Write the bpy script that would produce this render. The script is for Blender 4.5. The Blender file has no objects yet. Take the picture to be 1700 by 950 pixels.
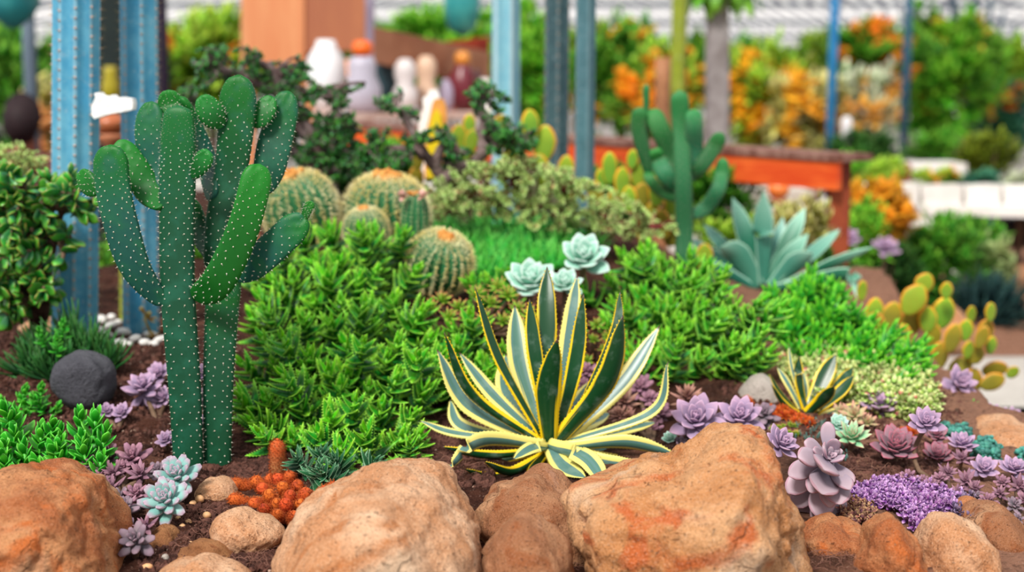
import bpy, math, random
import numpy as np
from mathutils import Vector, noise as mnoise

random.seed(7)
rng = np.random.default_rng(7)
PI = math.pi
S = bpy.context.scene
COL = S.collection

# ------------------------------------------------------------------ camera, sky, sun, exposure
CAM_Z = 1.15
F = 1700 * 50 / 36
HORIZON = 150
PITCH = math.atan((475 - HORIZON) / F)
cam = bpy.data.cameras.new('camera')
cam.lens = 50
cam.sensor_width = 36
cam.clip_end = 300
cam.dof.use_dof = True
cam.dof.focus_distance = 2.32
cam.dof.aperture_fstop = 2.35
cam_o = bpy.data.objects.new('camera', cam)
cam_o.location = (0, 0, CAM_Z)
cam_o.rotation_euler = (PI / 2 - PITCH, 0, 0)
COL.objects.link(cam_o)
S.camera = cam_o

W = bpy.data.worlds.new('overcast_sky')
S.world = W
W.use_nodes = True
nt = W.node_tree
nt.nodes.clear()
out = nt.nodes.new('ShaderNodeOutputWorld')
bg = nt.nodes.new('ShaderNodeBackground')
ramp = nt.nodes.new('ShaderNodeValToRGB')
tc = nt.nodes.new('ShaderNodeTexCoord')
sep = nt.nodes.new('ShaderNodeSeparateXYZ')
nt.links.new(tc.outputs['Generated'], sep.inputs[0])
nt.links.new(sep.outputs['Z'], ramp.inputs[0])
ramp.color_ramp.elements[0].position = 0.0
ramp.color_ramp.elements[0].color = (0.80, 0.84, 0.88, 1)
ramp.color_ramp.elements[1].position = 0.5
ramp.color_ramp.elements[1].color = (1.0, 1.0, 1.0, 1)
nt.links.new(ramp.outputs[0], bg.inputs[0])
bg.inputs[1].default_value = .74
nt.links.new(bg.outputs[0], out.inputs[0])

sun = bpy.data.lights.new('sun', 'SUN')
sun.energy = 3.7
sun.angle = math.radians(14)
sun.color = (1.0, 0.95, 0.87)
sun_o = bpy.data.objects.new('sun', sun)
sun_o.rotation_euler = (math.radians(36), math.radians(-20), 0)
sun_o.location = (0, 0, 8)
COL.objects.link(sun_o)

S.view_settings.view_transform = 'Standard'
S.view_settings.look = 'None'
S.view_settings.exposure = 0.12
S.view_settings.gamma = 1.0
S.view_settings.use_curve_mapping = False
S.cycles.max_bounces = 6
S.cycles.diffuse_bounces = 3
S.cycles.glossy_bounces = 2
S.cycles.transmission_bounces = 3
S.cycles.transparent_max_bounces = 6

# ------------------------------------------------------------------ placement helpers
cP, sP = math.cos(PITCH), math.sin(PITCH)

def at(px, py, d):
    a = (px - 850) / F
    b = (475 - py) / F
    k = d / (cP + b * sP)
    return np.array([a * k, d, CAM_Z + k * (-sP + b * cP)])

def M(s, d):
    return s * d * 1.015 / F

# ------------------------------------------------------------------ terrain of the bed (z as a function of x, y)
_ctl = [(100, 960, 2.0), (350, 920, 2.12), (260, 800, 2.36), (400, 800, 2.45), (60, 740, 2.55), (450, 690, 2.72), (130, 625, 2.95),
        (40, 560, 3.2), (210, 555, 3.5), (-150, 700, 2.6), (650, 930, 2.15), (640, 790, 2.45), (880, 930, 2.15),
        (790, 760, 2.58), (910, 762, 2.58), (1000, 740, 2.62), (1090, 720, 2.65), (1180, 690, 2.78), (1260, 670, 2.9), (1400, 775, 2.5), (1400, 890, 2.2), (1440, 700, 2.8),
        (1330, 690, 2.82), (1200, 640, 3.05), (1560, 690, 2.85), (1560, 820, 2.42), (1680, 840, 2.42), (1660, 740, 2.72),
        (600, 560, 3.1), (550, 480, 3.4), (640, 440, 3.55), (760, 490, 3.4), (850, 460, 3.5), (980, 450, 3.5),
        (1100, 500, 3.35), (900, 400, 4.0), (700, 390, 4.1), (1270, 500, 3.9), (1100, 440, 4.0), (1460, 610, 3.3),
        (1560, 610, 3.4), (1620, 640, 3.5), (300, 520, 3.7), (100, 500, 3.9), (400, 430, 4.3), (1250, 560, 3.4),
        (900, 380, 4.6), (1300, 470, 4.5), (100, 430, 4.7), (1480, 560, 4.0)]
_cp = np.array([at(*c) for c in _ctl])

def _edge(t, a, b):
    t = np.clip((t - a) / (b - a), 0, 1)
    return t * t * (3 - 2 * t)

def ground_z(x, y):
    x = np.asarray(x, float); y = np.asarray(y, float)
    d2 = (x[..., None] - _cp[:, 0]) ** 2 + (y[..., None] - _cp[:, 1]) ** 2
    w = np.exp(-d2 / (2 * 0.16 ** 2)) + 1e-3 / (d2 + 0.02) ** 1.5
    z = (w * _cp[:, 2]).sum(-1) / w.sum(-1)
    xb = 1.6 - .58 * _edge(y, 2.6, 3.0) + np.clip(y - 3.0, 0, 9) * 0.13
    z = z * (1 - _edge(x, xb, xb + .14))
    z = z * (1 - _edge(y, 4.85, 5.05)) * _edge(y, 1.55, 1.8)
    return z

def hit(px, py):
    ds = np.linspace(1.75, 5.0, 900)
    P = np.array([at(px, py, d) for d in (1.0, 2.0)])
    v = (P[1] - P[0])
    pts = P[0] + (ds - 1.0)[:, None] * v
    below = pts[:, 2] < ground_z(pts[:, 0], pts[:, 1])
    i = int(np.argmax(below)) if below.any() else 899
    return pts[i]

# ------------------------------------------------------------------ geometry: a geo is (V, Q, T, LP) arrays
def G(V, Q=None, T=None, LP=None):
    V = np.asarray(V, float).reshape(-1, 3)
    Q = np.zeros((0, 4), int) if Q is None else np.asarray(Q, int).reshape(-1, 4)
    T = np.zeros((0, 3), int) if T is None else np.asarray(T, int).reshape(-1, 3)
    LP = np.tile([0.5, 0.5, 0.5], (len(V), 1)) if LP is None else np.asarray(LP, float).reshape(-1, 3)
    return (V, Q, T, LP)

def join(gs):
    gs = [g for g in gs if len(g[0])]
    n = 0
    Vs, Qs, Ts, Ls = [], [], [], []
    for V, Q, T, L in gs:
        Vs.append(V); Qs.append(Q + n); Ts.append(T + n); Ls.append(L); n += len(V)
    return (np.vstack(Vs), np.vstack(Qs), np.vstack(Ts), np.vstack(Ls))

def xf(g, R=None, p=(0, 0, 0), s=1.0, r=None):
    V = g[0] * s
    if R is not None:
        V = V @ np.asarray(R).T
    L = g[3]
    if r is not None:
        L = L.copy(); L[:, 2] = r
    return (V + np.asarray(p), g[1], g[2], L)

def rep(g, Rs, Ps, Ss=None, rs=None):
    """many copies of one small shape inside one mesh"""
    n = len(Ps); V, Q, T, L = g; m = len(V)
    Rs = np.asarray(Rs); Ps = np.asarray(Ps)
    Ss = np.ones(n) if Ss is None else np.asarray(Ss)
    if Ss.ndim == 1:
        Ss = np.repeat(Ss[:, None], 3, 1)
    VV = np.einsum('nij,nmj->nmi', Rs, V[None] * Ss[:, None, :]) + Ps[:, None, :]
    off = (np.arange(n) * m)[:, None, None]
    LL = np.tile(L, (n, 1, 1))
    if rs is None:
        rs = rng.random(n)
    LL[:, :, 2] = np.asarray(rs)[:, None]
    return (VV.reshape(-1, 3), (Q[None] + off).reshape(-1, 4), (T[None] + off).reshape(-1, 3), LL.reshape(-1, 3))

def unit(v):
    v = np.asarray(v, float)
    return v / (np.linalg.norm(v, axis=-1, keepdims=True) + 1e-12)

def frame(y, up=(0, 0, 1)):
    """rotation whose Y axis is y and whose Z axis leans to up; works on arrays"""
    y = unit(y); up = np.broadcast_to(np.asarray(up, float), y.shape)
    x = np.cross(y, up)
    bad = np.linalg.norm(x, axis=-1) < 1e-4
    if np.any(bad):
        x = np.where(bad[..., None], np.cross(y, np.array([0.9, 0.3, 0.1])), x)
    x = unit(x)
    z = np.cross(x, y)
    return np.stack([x, y, z], axis=-1)

def rot(ax, ay, az):
    cx, sx, cy, sy, cz, sz = math.cos(ax), math.sin(ax), math.cos(ay), math.sin(ay), math.cos(az), math.sin(az)
    Rx = np.array([[1, 0, 0], [0, cx, -sx], [0, sx, cx]])
    Ry = np.array([[cy, 0, sy], [0, 1, 0], [-sy, 0, cy]])
    Rz = np.array([[cz, -sz, 0], [sz, cz, 0], [0, 0, 1]])
    return Rz @ Ry @ Rx

def spline(P, n):
    P = np.asarray(P, float)
    if len(P) == 2:
        t = np.linspace(0, 1, n)[:, None]
        return P[0] * (1 - t) + P[1] * t
    Q = np.vstack([2 * P[0] - P[1], P, 2 * P[-1] - P[-2]])
    out = []
    for t in np.linspace(0, len(P) - 1 - 1e-9, n):
        i = int(t); u = t - i
        a, b, c, d = Q[i], Q[i + 1], Q[i + 2], Q[i + 3]
        out.append(0.5 * ((2 * b) + (-a + c) * u + (2 * a - 5 * b + 4 * c - d) * u * u + (-a + 3 * b - 3 * c + d) * u ** 3))
    return np.array(out)

def strip(C, side, nor, wid, thk, fold=0.0, K=8, teeth=0, tooth=0.0, round_tip=False):
    """a solid leaf along centre line C: side/nor vectors, half widths, half thicknesses"""
    n = len(C)
    a = np.linspace(0, 2 * PI, K, endpoint=False)
    ca, sa = np.cos(a), np.sin(a)
    V = C[:, None, :] + side[:, None, :] * (wid[:, None] * ca)[..., None] \
        + nor[:, None, :] * (thk[:, None] * sa + fold * wid[:, None] * np.abs(ca) ** 1.3)[..., None]
    t = np.linspace(0, 1, n)
    LP = np.stack([np.tile((ca + 1) / 2, (n, 1)), np.tile(t[:, None], (1, K)), np.full((n, K), 0.5)], -1)
    V = V.reshape(-1, 3); LP = LP.reshape(-1, 3)
    Q = []
    for i in range(n - 1):
        for j in range(K):
            Q.append((i * K + j, i * K + (j + 1) % K, (i + 1) * K + (j + 1) % K, (i + 1) * K + j))
    T = []
    V = np.vstack([V, C[0], C[-1]]); LP = np.vstack([LP, [0.5, 0, 0.5], [0.5, 1, 0.5]])
    b, e = n * K, n * K + 1
    for j in range(K):
        T.append((b, (j + 1) % K, j)); T.append((e, (n - 1) * K + j, (n - 1) * K + (j + 1) % K))
    g = G(V, Q, T, LP)
    if teeth:
        tv, tt, tl = [], [], []
        Ci = spline(C, teeth * 2 + 3)
        ti = np.linspace(0, 1, teeth * 2 + 3)
        wi = np.interp(ti, t, wid)
        si = np.stack([np.interp(ti, t, side[:, k]) for k in range(3)], -1)
        ni = np.stack([np.interp(ti, t, nor[:, k]) for k in range(3)], -1)
        for k in range(1, teeth * 2, 2):
            for sg in (-1, 1):
                e0 = Ci[k - 1] * .35 + Ci[k] * .65; e1 = Ci[k] * .35 + Ci[k + 1] * .65
                o = si[k] * sg * wi[k]; f = ni[k] * fold * wi[k]
                tip = Ci[k + 1] * .6 + Ci[k] * .4 + o * 1.0 + si[k] * sg * tooth + f
                th = ni[k] * tooth * 0.25
                q = len(tv)
                tv += [e0 + o * .93 + f, e1 + o * .93 + f, tip, Ci[k] + o * .95 + f + th]
                tt += [(q, q + 2, q + 3), (q + 1, q + 3, q + 2), (q, q + 1, q + 2)]
                tl += [[(sg + 1) / 2, ti[k], .5]] * 4
        if tv:
            g = join([g, G(tv, None, tt, tl)])
    return g

def leaf(L=1.0, w=0.2, th=0.05, prof='lance', bend=0.6, fold=0.15, nt=9, K=8, teeth=0, tooth=0.0, elev=0.0):
    """leaf template from the origin along +Y, upper face +Z; bend curves it upwards (radians)"""
    t = np.linspace(0, 1, nt)
    an = elev + bend * t
    ds = L / (nt - 1)
    y = np.concatenate([[0], np.cumsum(np.cos(an[:-1]) * ds)]); z = np.concatenate([[0], np.cumsum(np.sin(an[:-1]) * ds)])
    C = np.stack([np.zeros(nt), y, z], -1)
    side = np.tile([1.0, 0, 0], (nt, 1))
    nor = np.stack([np.zeros(nt), -np.sin(an), np.cos(an)], -1)
    if prof == 'lance':
        wd = np.clip((0.55 + 0.45 * np.sin(np.clip(t * 1.7, 0, PI / 2 * 1.0) * 1.0)) * (1 - t ** 2.2), 0.02, 1)
    elif prof == 'tri':
        wd = np.clip((1 - t ** 1.35), 0.02, 1)
    elif prof == 'spoon':
        wd = np.clip(0.35 + 0.65 * np.sin(PI * np.clip(t, 0, 1) ** 1.35) ** 0.8, 0, 1) * np.sqrt(np.clip(1 - t ** 6, 0.01, 1))
        wd[-1] = 0.10
    elif prof == 'paddle':
        wd = (.25 + .75 * np.sin(PI / 2 * np.clip(t / .7, 0, 1)) ** 1.6) * np.sqrt(np.clip(1 - ((t - .68).clip(0) / .33) ** 2.2, .01, 1))
    elif prof == 'round':
        wd = np.clip(np.sin(PI * (0.06 + 0.92 * t ** 0.85)), 0.05, 1) ** 0.7
    elif prof == 'needle':
        wd = np.clip(1 - t ** 1.5, 0.03, 1)
    elif prof == 'bean':
        wd = np.clip(np.sin(PI * (0.1 + 0.85 * t)), 0.1, 1) ** 0.5
    thk = th * (0.25 + 0.75 * wd)
    thk[-1] *= 0.3
    return strip(C, side, nor, w * wd, thk, fold, K, teeth, tooth)

def tube(P, R, K=8, n=None, lump=0.0):
    P = np.asarray(P, float)
    R = np.asarray(R, float) if np.ndim(R) else np.full(len(P), R)
    if n:
        R = np.interp(np.linspace(0, 1, n), np.linspace(0, 1, len(R)), R); P = spline(P, n)
    T_ = unit(np.gradient(P, axis=0))
    Fr = frame(T_, (0.05, -1, 0.02) if abs(T_[0][2]) > .5 else (0, 0, 1))
    a = np.linspace(0, 2 * PI, K, endpoint=False)
    if lump:
        R = R * (1 + lump * (rng.random(len(R)) - .5))
    V = P[:, None] + (Fr[:, :, 0][:, None] * np.cos(a)[None, :, None] + Fr[:, :, 2][:, None] * np.sin(a)[None, :, None]) * R[:, None, None]
    m = len(P)
    LP = np.stack([np.tile((np.cos(a) + 1) / 2, (m, 1)), np.tile(np.linspace(0, 1, m)[:, None], (1, K)), np.full((m, K), .5)], -1)
    Q = [(i * K + j, i * K + (j + 1) % K, (i + 1) * K + (j + 1) % K, (i + 1) * K + j) for i in range(m - 1) for j in range(K)]
    V = np.vstack([V.reshape(-1, 3), P[0], P[-1]]); LP = np.vstack([LP.reshape(-1, 3), [.5, 0, .5], [.5, 1, .5]])
    T = [(m * K, (j + 1) % K, j) for j in range(K)] + [(m * K + 1, (m - 1) * K + j, (m - 1) * K + (j + 1) % K) for j in range(K)]
    return G(V, Q, T, LP)

def box(c, s, R=None):
    c = np.asarray(c, float); s = np.asarray(s, float) / 2
    V = np.array([[x, y, z] for x in (-1, 1) for y in (-1, 1) for z in (-1, 1)]) * s
    if R is not None:
        V = V @ R.T
    return G(V + c, [(0, 1, 3, 2), (4, 6, 7, 5), (0, 4, 5, 1), (2, 3, 7, 6), (0, 2, 6, 4), (1, 5, 7, 3)])

def lathe(prof, c, K=24):
    """profile of (radius, height)"""
    c = np.asarray(c, float); a = np.linspace(0, 2 * PI, K, endpoint=False); V = []
    for r, h in prof:
        V += [[c[0] + r * math.cos(x), c[1] + r * math.sin(x), c[2] + h] for x in a]
    m = len(prof)
    Q = [(i * K + j, i * K + (j + 1) % K, (i + 1) * K + (j + 1) % K, (i + 1) * K + j) for i in range(m - 1) for j in range(K)]
    V += [[c[0], c[1], c[2] + prof[0][1]], [c[0], c[1], c[2] + prof[-1][1]]]
    T = [(m * K, (j + 1) % K, j) for j in range(K)] + [(m * K + 1, (m - 1) * K + j, (m - 1) * K + (j + 1) % K) for j in range(K)]
    return G(V, Q, T)

def ico(sub):
    import bmesh
    bm = bmesh.new(); bmesh.ops.create_icosphere(bm, subdivisions=sub, radius=1)
    V = np.array([v.co[:] for v in bm.verts]); T = np.array([[v.index for v in f.verts] for f in bm.faces]); bm.free()
    return G(V, None, T)

ICO = {k: ico(k) for k in (1, 2, 3, 5, 6)}

def fbm(V, scale, octv=4, seed=0.0, gain=.5):
    o = np.zeros(len(V))
    for i, v in enumerate(V):
        p = Vector((v[0] * scale + seed, v[1] * scale + seed * .7, v[2] * scale - seed))
        s = 0; a = 1
        for _ in range(octv):
            s += a * mnoise.noise(p); p = p * 2.03; a *= gain
        o[i] = s
    return o

# ------------------------------------------------------------------ objects
def mesh_of(name, g, mat, smooth=True):
    V, Q, T, L = g
    me = bpy.data.meshes.new(name)
    nq, ntri = len(Q), len(T)
    me.vertices.add(len(V)); me.vertices.foreach_set('co', V.astype(np.float32).ravel())
    me.loops.add(nq * 4 + ntri * 3)
    me.loops.foreach_set('vertex_index', np.concatenate([Q.ravel(), T.ravel()]).astype(np.int32))
    me.polygons.add(nq + ntri)
    me.polygons.foreach_set('loop_start', np.concatenate([np.arange(nq) * 4, nq * 4 + np.arange(ntri) * 3]).astype(np.int32))
    me.polygons.foreach_set('use_smooth', np.full(nq + ntri, bool(smooth)))
    at_ = me.color_attributes.new('lp', 'FLOAT_COLOR', 'POINT')
    at_.data.foreach_set('color', np.hstack([L, np.ones((len(L), 1))]).astype(np.float32).ravel())
    me.update(calc_edges=True)
    me.validate()
    if mat is not None:
        me.materials.append(mat)
    return me

def tag(o, label, cat, group=None, kind=None):
    if label: o['label'] = label
    if cat: o['category'] = cat
    if group: o['group'] = group
    if kind: o['kind'] = kind
    return o

def thing(name, label, cat, loc, group=None, kind=None):
    o = bpy.data.objects.new(name, None); o.empty_display_size = .05
    COL.objects.link(o); o.location = [float(c) for c in loc]
    return tag(o, label, cat, group, kind)

def rootloc(o):
    while o.parent: o = o.parent
    return np.array(o.location)

def part(name, g, mat, parent, smooth=True, label=None):
    V = g[0] - rootloc(parent)
    o = bpy.data.objects.new(name, mesh_of(name, (V, g[1], g[2], g[3]), mat, smooth))
    COL.objects.link(o); o.parent = parent
    if label: o['label'] = label
    return o

def single(name, g, mat, label, cat, loc=None, group=None, kind=None, smooth=True):
    if loc is None:
        lo, hi = g[0].min(0), g[0].max(0); loc = np.array([(lo[0] + hi[0]) / 2, (lo[1] + hi[1]) / 2, lo[2]])
    loc = np.asarray(loc, float)
    o = bpy.data.objects.new(name, mesh_of(name, (g[0] - loc, g[1], g[2], g[3]), mat, smooth))
    COL.objects.link(o); o.location = [float(c) for c in loc]
    return tag(o, label, cat, group, kind)

def struct(name, g, mat, smooth=False):
    o = bpy.data.objects.new(name, mesh_of(name, g, mat, smooth)); COL.objects.link(o); o['kind'] = 'structure'; return o

def inst(name, me, parent, p, R=None, s=1.0, label=None):
    """one more part sharing a mesh (p is a world point)"""
    o = bpy.data.objects.new(name, me); COL.objects.link(o); o.parent = parent
    o.location = [float(c) for c in (np.asarray(p) - rootloc(parent))]
    if R is not None:
        from mathutils import Matrix
        o.rotation_euler = Matrix([list(map(float, r)) for r in R]).to_euler()
    o.scale = (s, s, s) if np.ndim(s) == 0 else [float(c) for c in s]
    if label: o['label'] = label
    return o

# ------------------------------------------------------------------ materials
def srgb(h):
    if not isinstance(h, str): return tuple(h) + (1,)
    h = h.lstrip('#'); c = [int(h[i:i + 2], 16) / 255 for i in (0, 2, 4)]
    return tuple((x / 12.92 if x <= .04045 else ((x + .055) / 1.055) ** 2.4) for x in c) + (1,)

class NT:
    def __init__(s, name):
        s.m = bpy.data.materials.new(name); s.m.use_nodes = True; s.t = s.m.node_tree; s.t.nodes.clear()
        s.o = s.n('ShaderNodeOutputMaterial'); s.b = s.n('ShaderNodeBsdfPrincipled'); s.l(s.b.outputs[0], s.o.inputs[0])
    def n(s, k): return s.t.nodes.new(k)
    def l(s, a, b): s.t.links.new(a, b)
    def put(s, sock, v):
        if hasattr(v, 'is_output') or isinstance(v, bpy.types.NodeSocket): s.l(v, sock)
        elif v is not None: sock.default_value = v
    def math(s, op, a, b=None, c=None, clamp=False):
        n = s.n('ShaderNodeMath'); n.operation = op; n.use_clamp = clamp
        s.put(n.inputs[0], a); s.put(n.inputs[1], b)
        if c is not None: s.put(n.inputs[2], c)
        return n.outputs[0]
    def mix(s, f, a, b, mode='MIX'):
        n = s.n('ShaderNodeMix'); n.data_type = 'RGBA'; n.blend_type = mode
        s.put(n.inputs[0], f); s.put(n.inputs[6], a); s.put(n.inputs[7], b); return n.outputs[2]
    def step(s, v, a, b):
        n = s.n('ShaderNodeMapRange'); n.interpolation_type = 'SMOOTHSTEP'
        s.put(n.inputs[0], v); n.inputs[1].default_value = a; n.inputs[2].default_value = b; return n.outputs[0]
    def noise(s, sc, det=4, rough=.55, co=None, dist=0):
        n = s.n('ShaderNodeTexNoise'); n.inputs['Scale'].default_value = sc; n.inputs['Detail'].default_value = det
        n.inputs['Roughness'].default_value = rough; n.inputs['Distortion'].default_value = dist
        s.l(co if co is not None else s.co(), n.inputs['Vector']); return n.outputs[0]
    def co(s):
        if not hasattr(s, '_co'): s._co = s.n('ShaderNodeTexCoord').outputs['Object']
        return s._co
    def lp(s):
        a = s.n('ShaderNodeAttribute'); a.attribute_name = 'lp'; q = s.n('ShaderNodeSeparateColor'); s.l(a.outputs['Color'], q.inputs[0])
        return q.outputs[0], q.outputs[1], q.outputs[2]
    def bump(s, h, st=.3, d=.01):
        n = s.n('ShaderNodeBump'); n.inputs['Strength'].default_value = st; n.inputs['Distance'].default_value = d
        s.l(h, n.inputs['Height']); s.l(n.outputs[0], s.b.inputs['Normal'])
    def fin(s, col, rough=.5, spec=.5):
        s.put(s.b.inputs['Base Color'], col); s.put(s.b.inputs['Roughness'], rough)
        s.b.inputs['Specular IOR Level'].default_value = spec
        return s.m

def leafmat(name, base, tip=None, t0=.4, t1=1.0, edge=None, e0=.75, e1=.95, var=.25, rough=.42, spec=.4, nz=30, nzc=None, bump=.1, tl=0.0, alt=None, altr=(.35, .8)):
    m = NT(name); u, t, r = m.lp()
    c = srgb(base)
    if alt: c = m.mix(m.step(r, *altr), c, srgb(alt))
    if tip: c = m.mix(m.step(t, t0, t1), c, srgb(tip))
    n1 = m.noise(nz, 3)
    if nzc: c = m.mix(m.step(n1, .45, .7), c, srgb(nzc))
    if edge:
        au = m.math('ABSOLUTE', m.math('MULTIPLY_ADD', u, 2.0, -1.0))
        au = m.math('ADD', au, m.math('MULTIPLY', m.math('POWER', t, 6.0), .5))
        c = m.mix(m.step(au, e0, e1), c, srgb(edge))
    hs = m.n('ShaderNodeHueSaturation'); m.put(hs.inputs['Color'], c)
    m.put(hs.inputs['Value'], m.math('MULTIPLY_ADD', r, var, 1 - var * .5))
    m.put(hs.inputs['Hue'], m.math('MULTIPLY_ADD', m.math('FRACT', m.math('MULTIPLY', r, 7.3)), var * .06, .5 - var * .03))
    c = hs.outputs[0]
    if bump: m.bump(n1, bump, .004)
    m.fin(c, rough, spec)
    if tl:
        tr = m.n('ShaderNodeBsdfTranslucent'); m.put(tr.inputs[0], c); mx = m.n('ShaderNodeMixShader'); mx.inputs[0].default_value = tl
        m.l(m.b.outputs[0], mx.inputs[1]); m.l(tr.outputs[0], mx.inputs[2]); m.l(mx.outputs[0], m.o.inputs[0])
    return m.m

def rockmat(name, a, b, c, dark='#4a2c1c', orange_amt=.5, sc=6, pale=None, crack=.5):
    m = NT(name)
    n1 = m.noise(sc, 6, .6, dist=.4); n2 = m.noise(sc * 3.1, 8, .7); n3 = m.noise(sc * 26, 4, .65); n4 = m.noise(sc * 1.3, 3, .5, dist=1.5)
    col = m.mix(m.step(n1, .38, .62), srgb(a), srgb(b))
    col = m.mix(m.math('MULTIPLY', m.step(n4, .56 - .12 * orange_amt, .66), .85), col, srgb(c))
    if pale: col = m.mix(m.math('MULTIPLY', m.step(m.noise(sc * .9, 5, .6, dist=.8), .52, .7), .8), col, srgb(pale))
    col = m.mix(m.math('MULTIPLY', m.step(n2, .56, .72), .55), col, srgb(dark))
    col = m.mix(m.math('MULTIPLY', m.step(n3, .57, .68), .75), col, srgb(dark))
    n5 = m.noise(sc * 60, 3, .7)
    col = m.mix(m.math('MULTIPLY', m.step(n5, .54, .66), .5), col, srgb(dark)); col = m.mix(m.math('MULTIPLY', m.step(n5, .46, .36), .35), col, srgb(pale or b))
    vo = m.n('ShaderNodeTexVoronoi'); vo.feature = 'DISTANCE_TO_EDGE'; vo.inputs['Scale'].default_value = sc * .8
    wv = m.n('ShaderNodeVectorMath'); wv.operation = 'MULTIPLY_ADD'
    nn = m.n('ShaderNodeTexNoise'); nn.inputs['Scale'].default_value = sc; nn.inputs['Detail'].default_value = 6; m.l(m.co(), nn.inputs['Vector'])
    m.l(nn.outputs['Color'], wv.inputs[0]); wv.inputs[1].default_value = (.25, .25, .25); m.l(m.co(), wv.inputs[2]); m.l(wv.outputs[0], vo.inputs['Vector'])
    cr = m.math('MULTIPLY', m.math('SUBTRACT', 1.0, m.step(vo.outputs[0], 0.0, .022)), m.math('MULTIPLY', m.step(n1, .5, .62), crack))
    col = m.mix(cr, col, srgb(dark))
    h = m.math('ADD', m.math('MULTIPLY', n2, 1.0), m.math('ADD', m.math('MULTIPLY', n3, .5), m.math('MULTIPLY', cr, -.6)))
    m.bump(h, .85, .012)
    return m.fin(col, .85, .25)

def plain(name, c, c2=None, sc=12, rough=.6, spec=.3, bump=.15, stretch=None):
    m = NT(name); co = None
    if stretch:
        mp = m.n('ShaderNodeMapping'); mp.inputs['Scale'].default_value = stretch; m.l(m.co(), mp.inputs[0]); co = mp.outputs[0]
    n1 = m.noise(sc, 5, .6, co=co)
    col = m.mix(m.step(n1, .35, .65), srgb(c), srgb(c2 or c))
    if bump: m.bump(n1, bump, .01)
    return m.fin(col, rough, spec)

# ------------------------------------------------------------------ the setting
def gridmesh(x0, x1, y0, y1, nx, ny, fz):
    X, Y = np.meshgrid(np.linspace(x0, x1, nx), np.linspace(y0, y1, ny), indexing='ij')
    Z = fz(X, Y)
    V = np.stack([X, Y, Z], -1).reshape(-1, 3)
    i, j = np.meshgrid(np.arange(nx - 1), np.arange(ny - 1), indexing='ij')
    a = (i * ny + j).ravel()
    return G(V, np.stack([a, a + ny, a + ny + 1, a + 1], -1))

def floor_mat():
    m = NT('pale_concrete')
    n1 = m.noise(1.2, 5, .6); n2 = m.noise(30, 4, .6)
    c = m.mix(m.step(n1, .35, .65), srgb('#c9c4bd'), srgb('#b4aea8'))
    c = m.mix(m.math('MULTIPLY', m.step(n2, .5, .7), .3), c, srgb('#8f8880'))
    m.bump(n2, .2, .01)
    return m.fin(c, .8, .3)

struct('floor', gridmesh(-30, 30, -2, 70, 3, 3, lambda x, y: x * 0), floor_mat())

def soil_mat():
    m = NT('bark_soil')
    n1 = m.noise(14, 6, .7); n2 = m.noise(90, 5, .7); n3 = m.noise(260, 3, .7); n4 = m.noise(5, 4, .6)
    c = m.mix(m.step(n1, .35, .65), srgb('#2c1814'), srgb('#553429'))
    # dusty clay towards the right-hand slope, mixed in by its own noise
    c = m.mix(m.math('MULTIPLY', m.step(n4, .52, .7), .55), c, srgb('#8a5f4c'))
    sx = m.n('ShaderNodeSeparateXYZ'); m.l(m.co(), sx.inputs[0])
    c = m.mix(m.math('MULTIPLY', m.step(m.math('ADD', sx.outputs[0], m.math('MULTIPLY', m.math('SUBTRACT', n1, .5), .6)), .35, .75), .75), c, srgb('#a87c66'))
    c = m.mix(m.math('MULTIPLY', m.step(n2, .5, .66), .6), c, srgb('#241310'))
    c = m.mix(m.math('MULTIPLY', m.step(n3, .62, .7), .8), c, srgb('#c4a695'))
    m.bump(m.math('ADD', n2, m.math('MULTIPLY', n3, .5)), .9, .012)
    return m.fin(c, .95, .1)

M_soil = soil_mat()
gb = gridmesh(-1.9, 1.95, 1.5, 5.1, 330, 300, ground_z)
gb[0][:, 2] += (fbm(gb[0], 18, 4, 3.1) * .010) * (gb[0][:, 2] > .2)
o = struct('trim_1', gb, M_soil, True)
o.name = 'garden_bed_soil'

def roof_mat():
    m = NT('shade_roof')
    mp = m.n('ShaderNodeMapping'); mp.inputs['Rotation'].default_value = (0, 0, .5); m.l(m.co(), mp.inputs[0])
    wv = m.n('ShaderNodeTexWave'); wv.inputs['Scale'].default_value = .55; wv.inputs['Distortion'].default_value = 1.5; wv.inputs['Detail'].default_value = 2
    m.l(mp.outputs[0], wv.inputs['Vector'])
    c = m.mix(m.step(wv.outputs[1], .25, .6), srgb('#8f8d96'), srgb('#f4f3f2'))
    m.fin(c, .8, .1)
    tr = m.n('ShaderNodeBsdfTranslucent'); m.put(tr.inputs[0], c); mx = m.n('ShaderNodeMixShader'); mx.inputs[0].default_value = .85
    m.l(m.b.outputs[0], mx.inputs[1]); m.l(tr.outputs[0], mx.inputs[2]); m.l(mx.outputs[0], m.o.inputs[0])
    return m.m

def roof_z(x, y):
    return 2.95 + .05 * np.sin(x * 9) + .0 * y
struct('ceiling', gridmesh(-22, 26, 16, 60, 600, 12, roof_z), roof_mat(), True)

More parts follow.
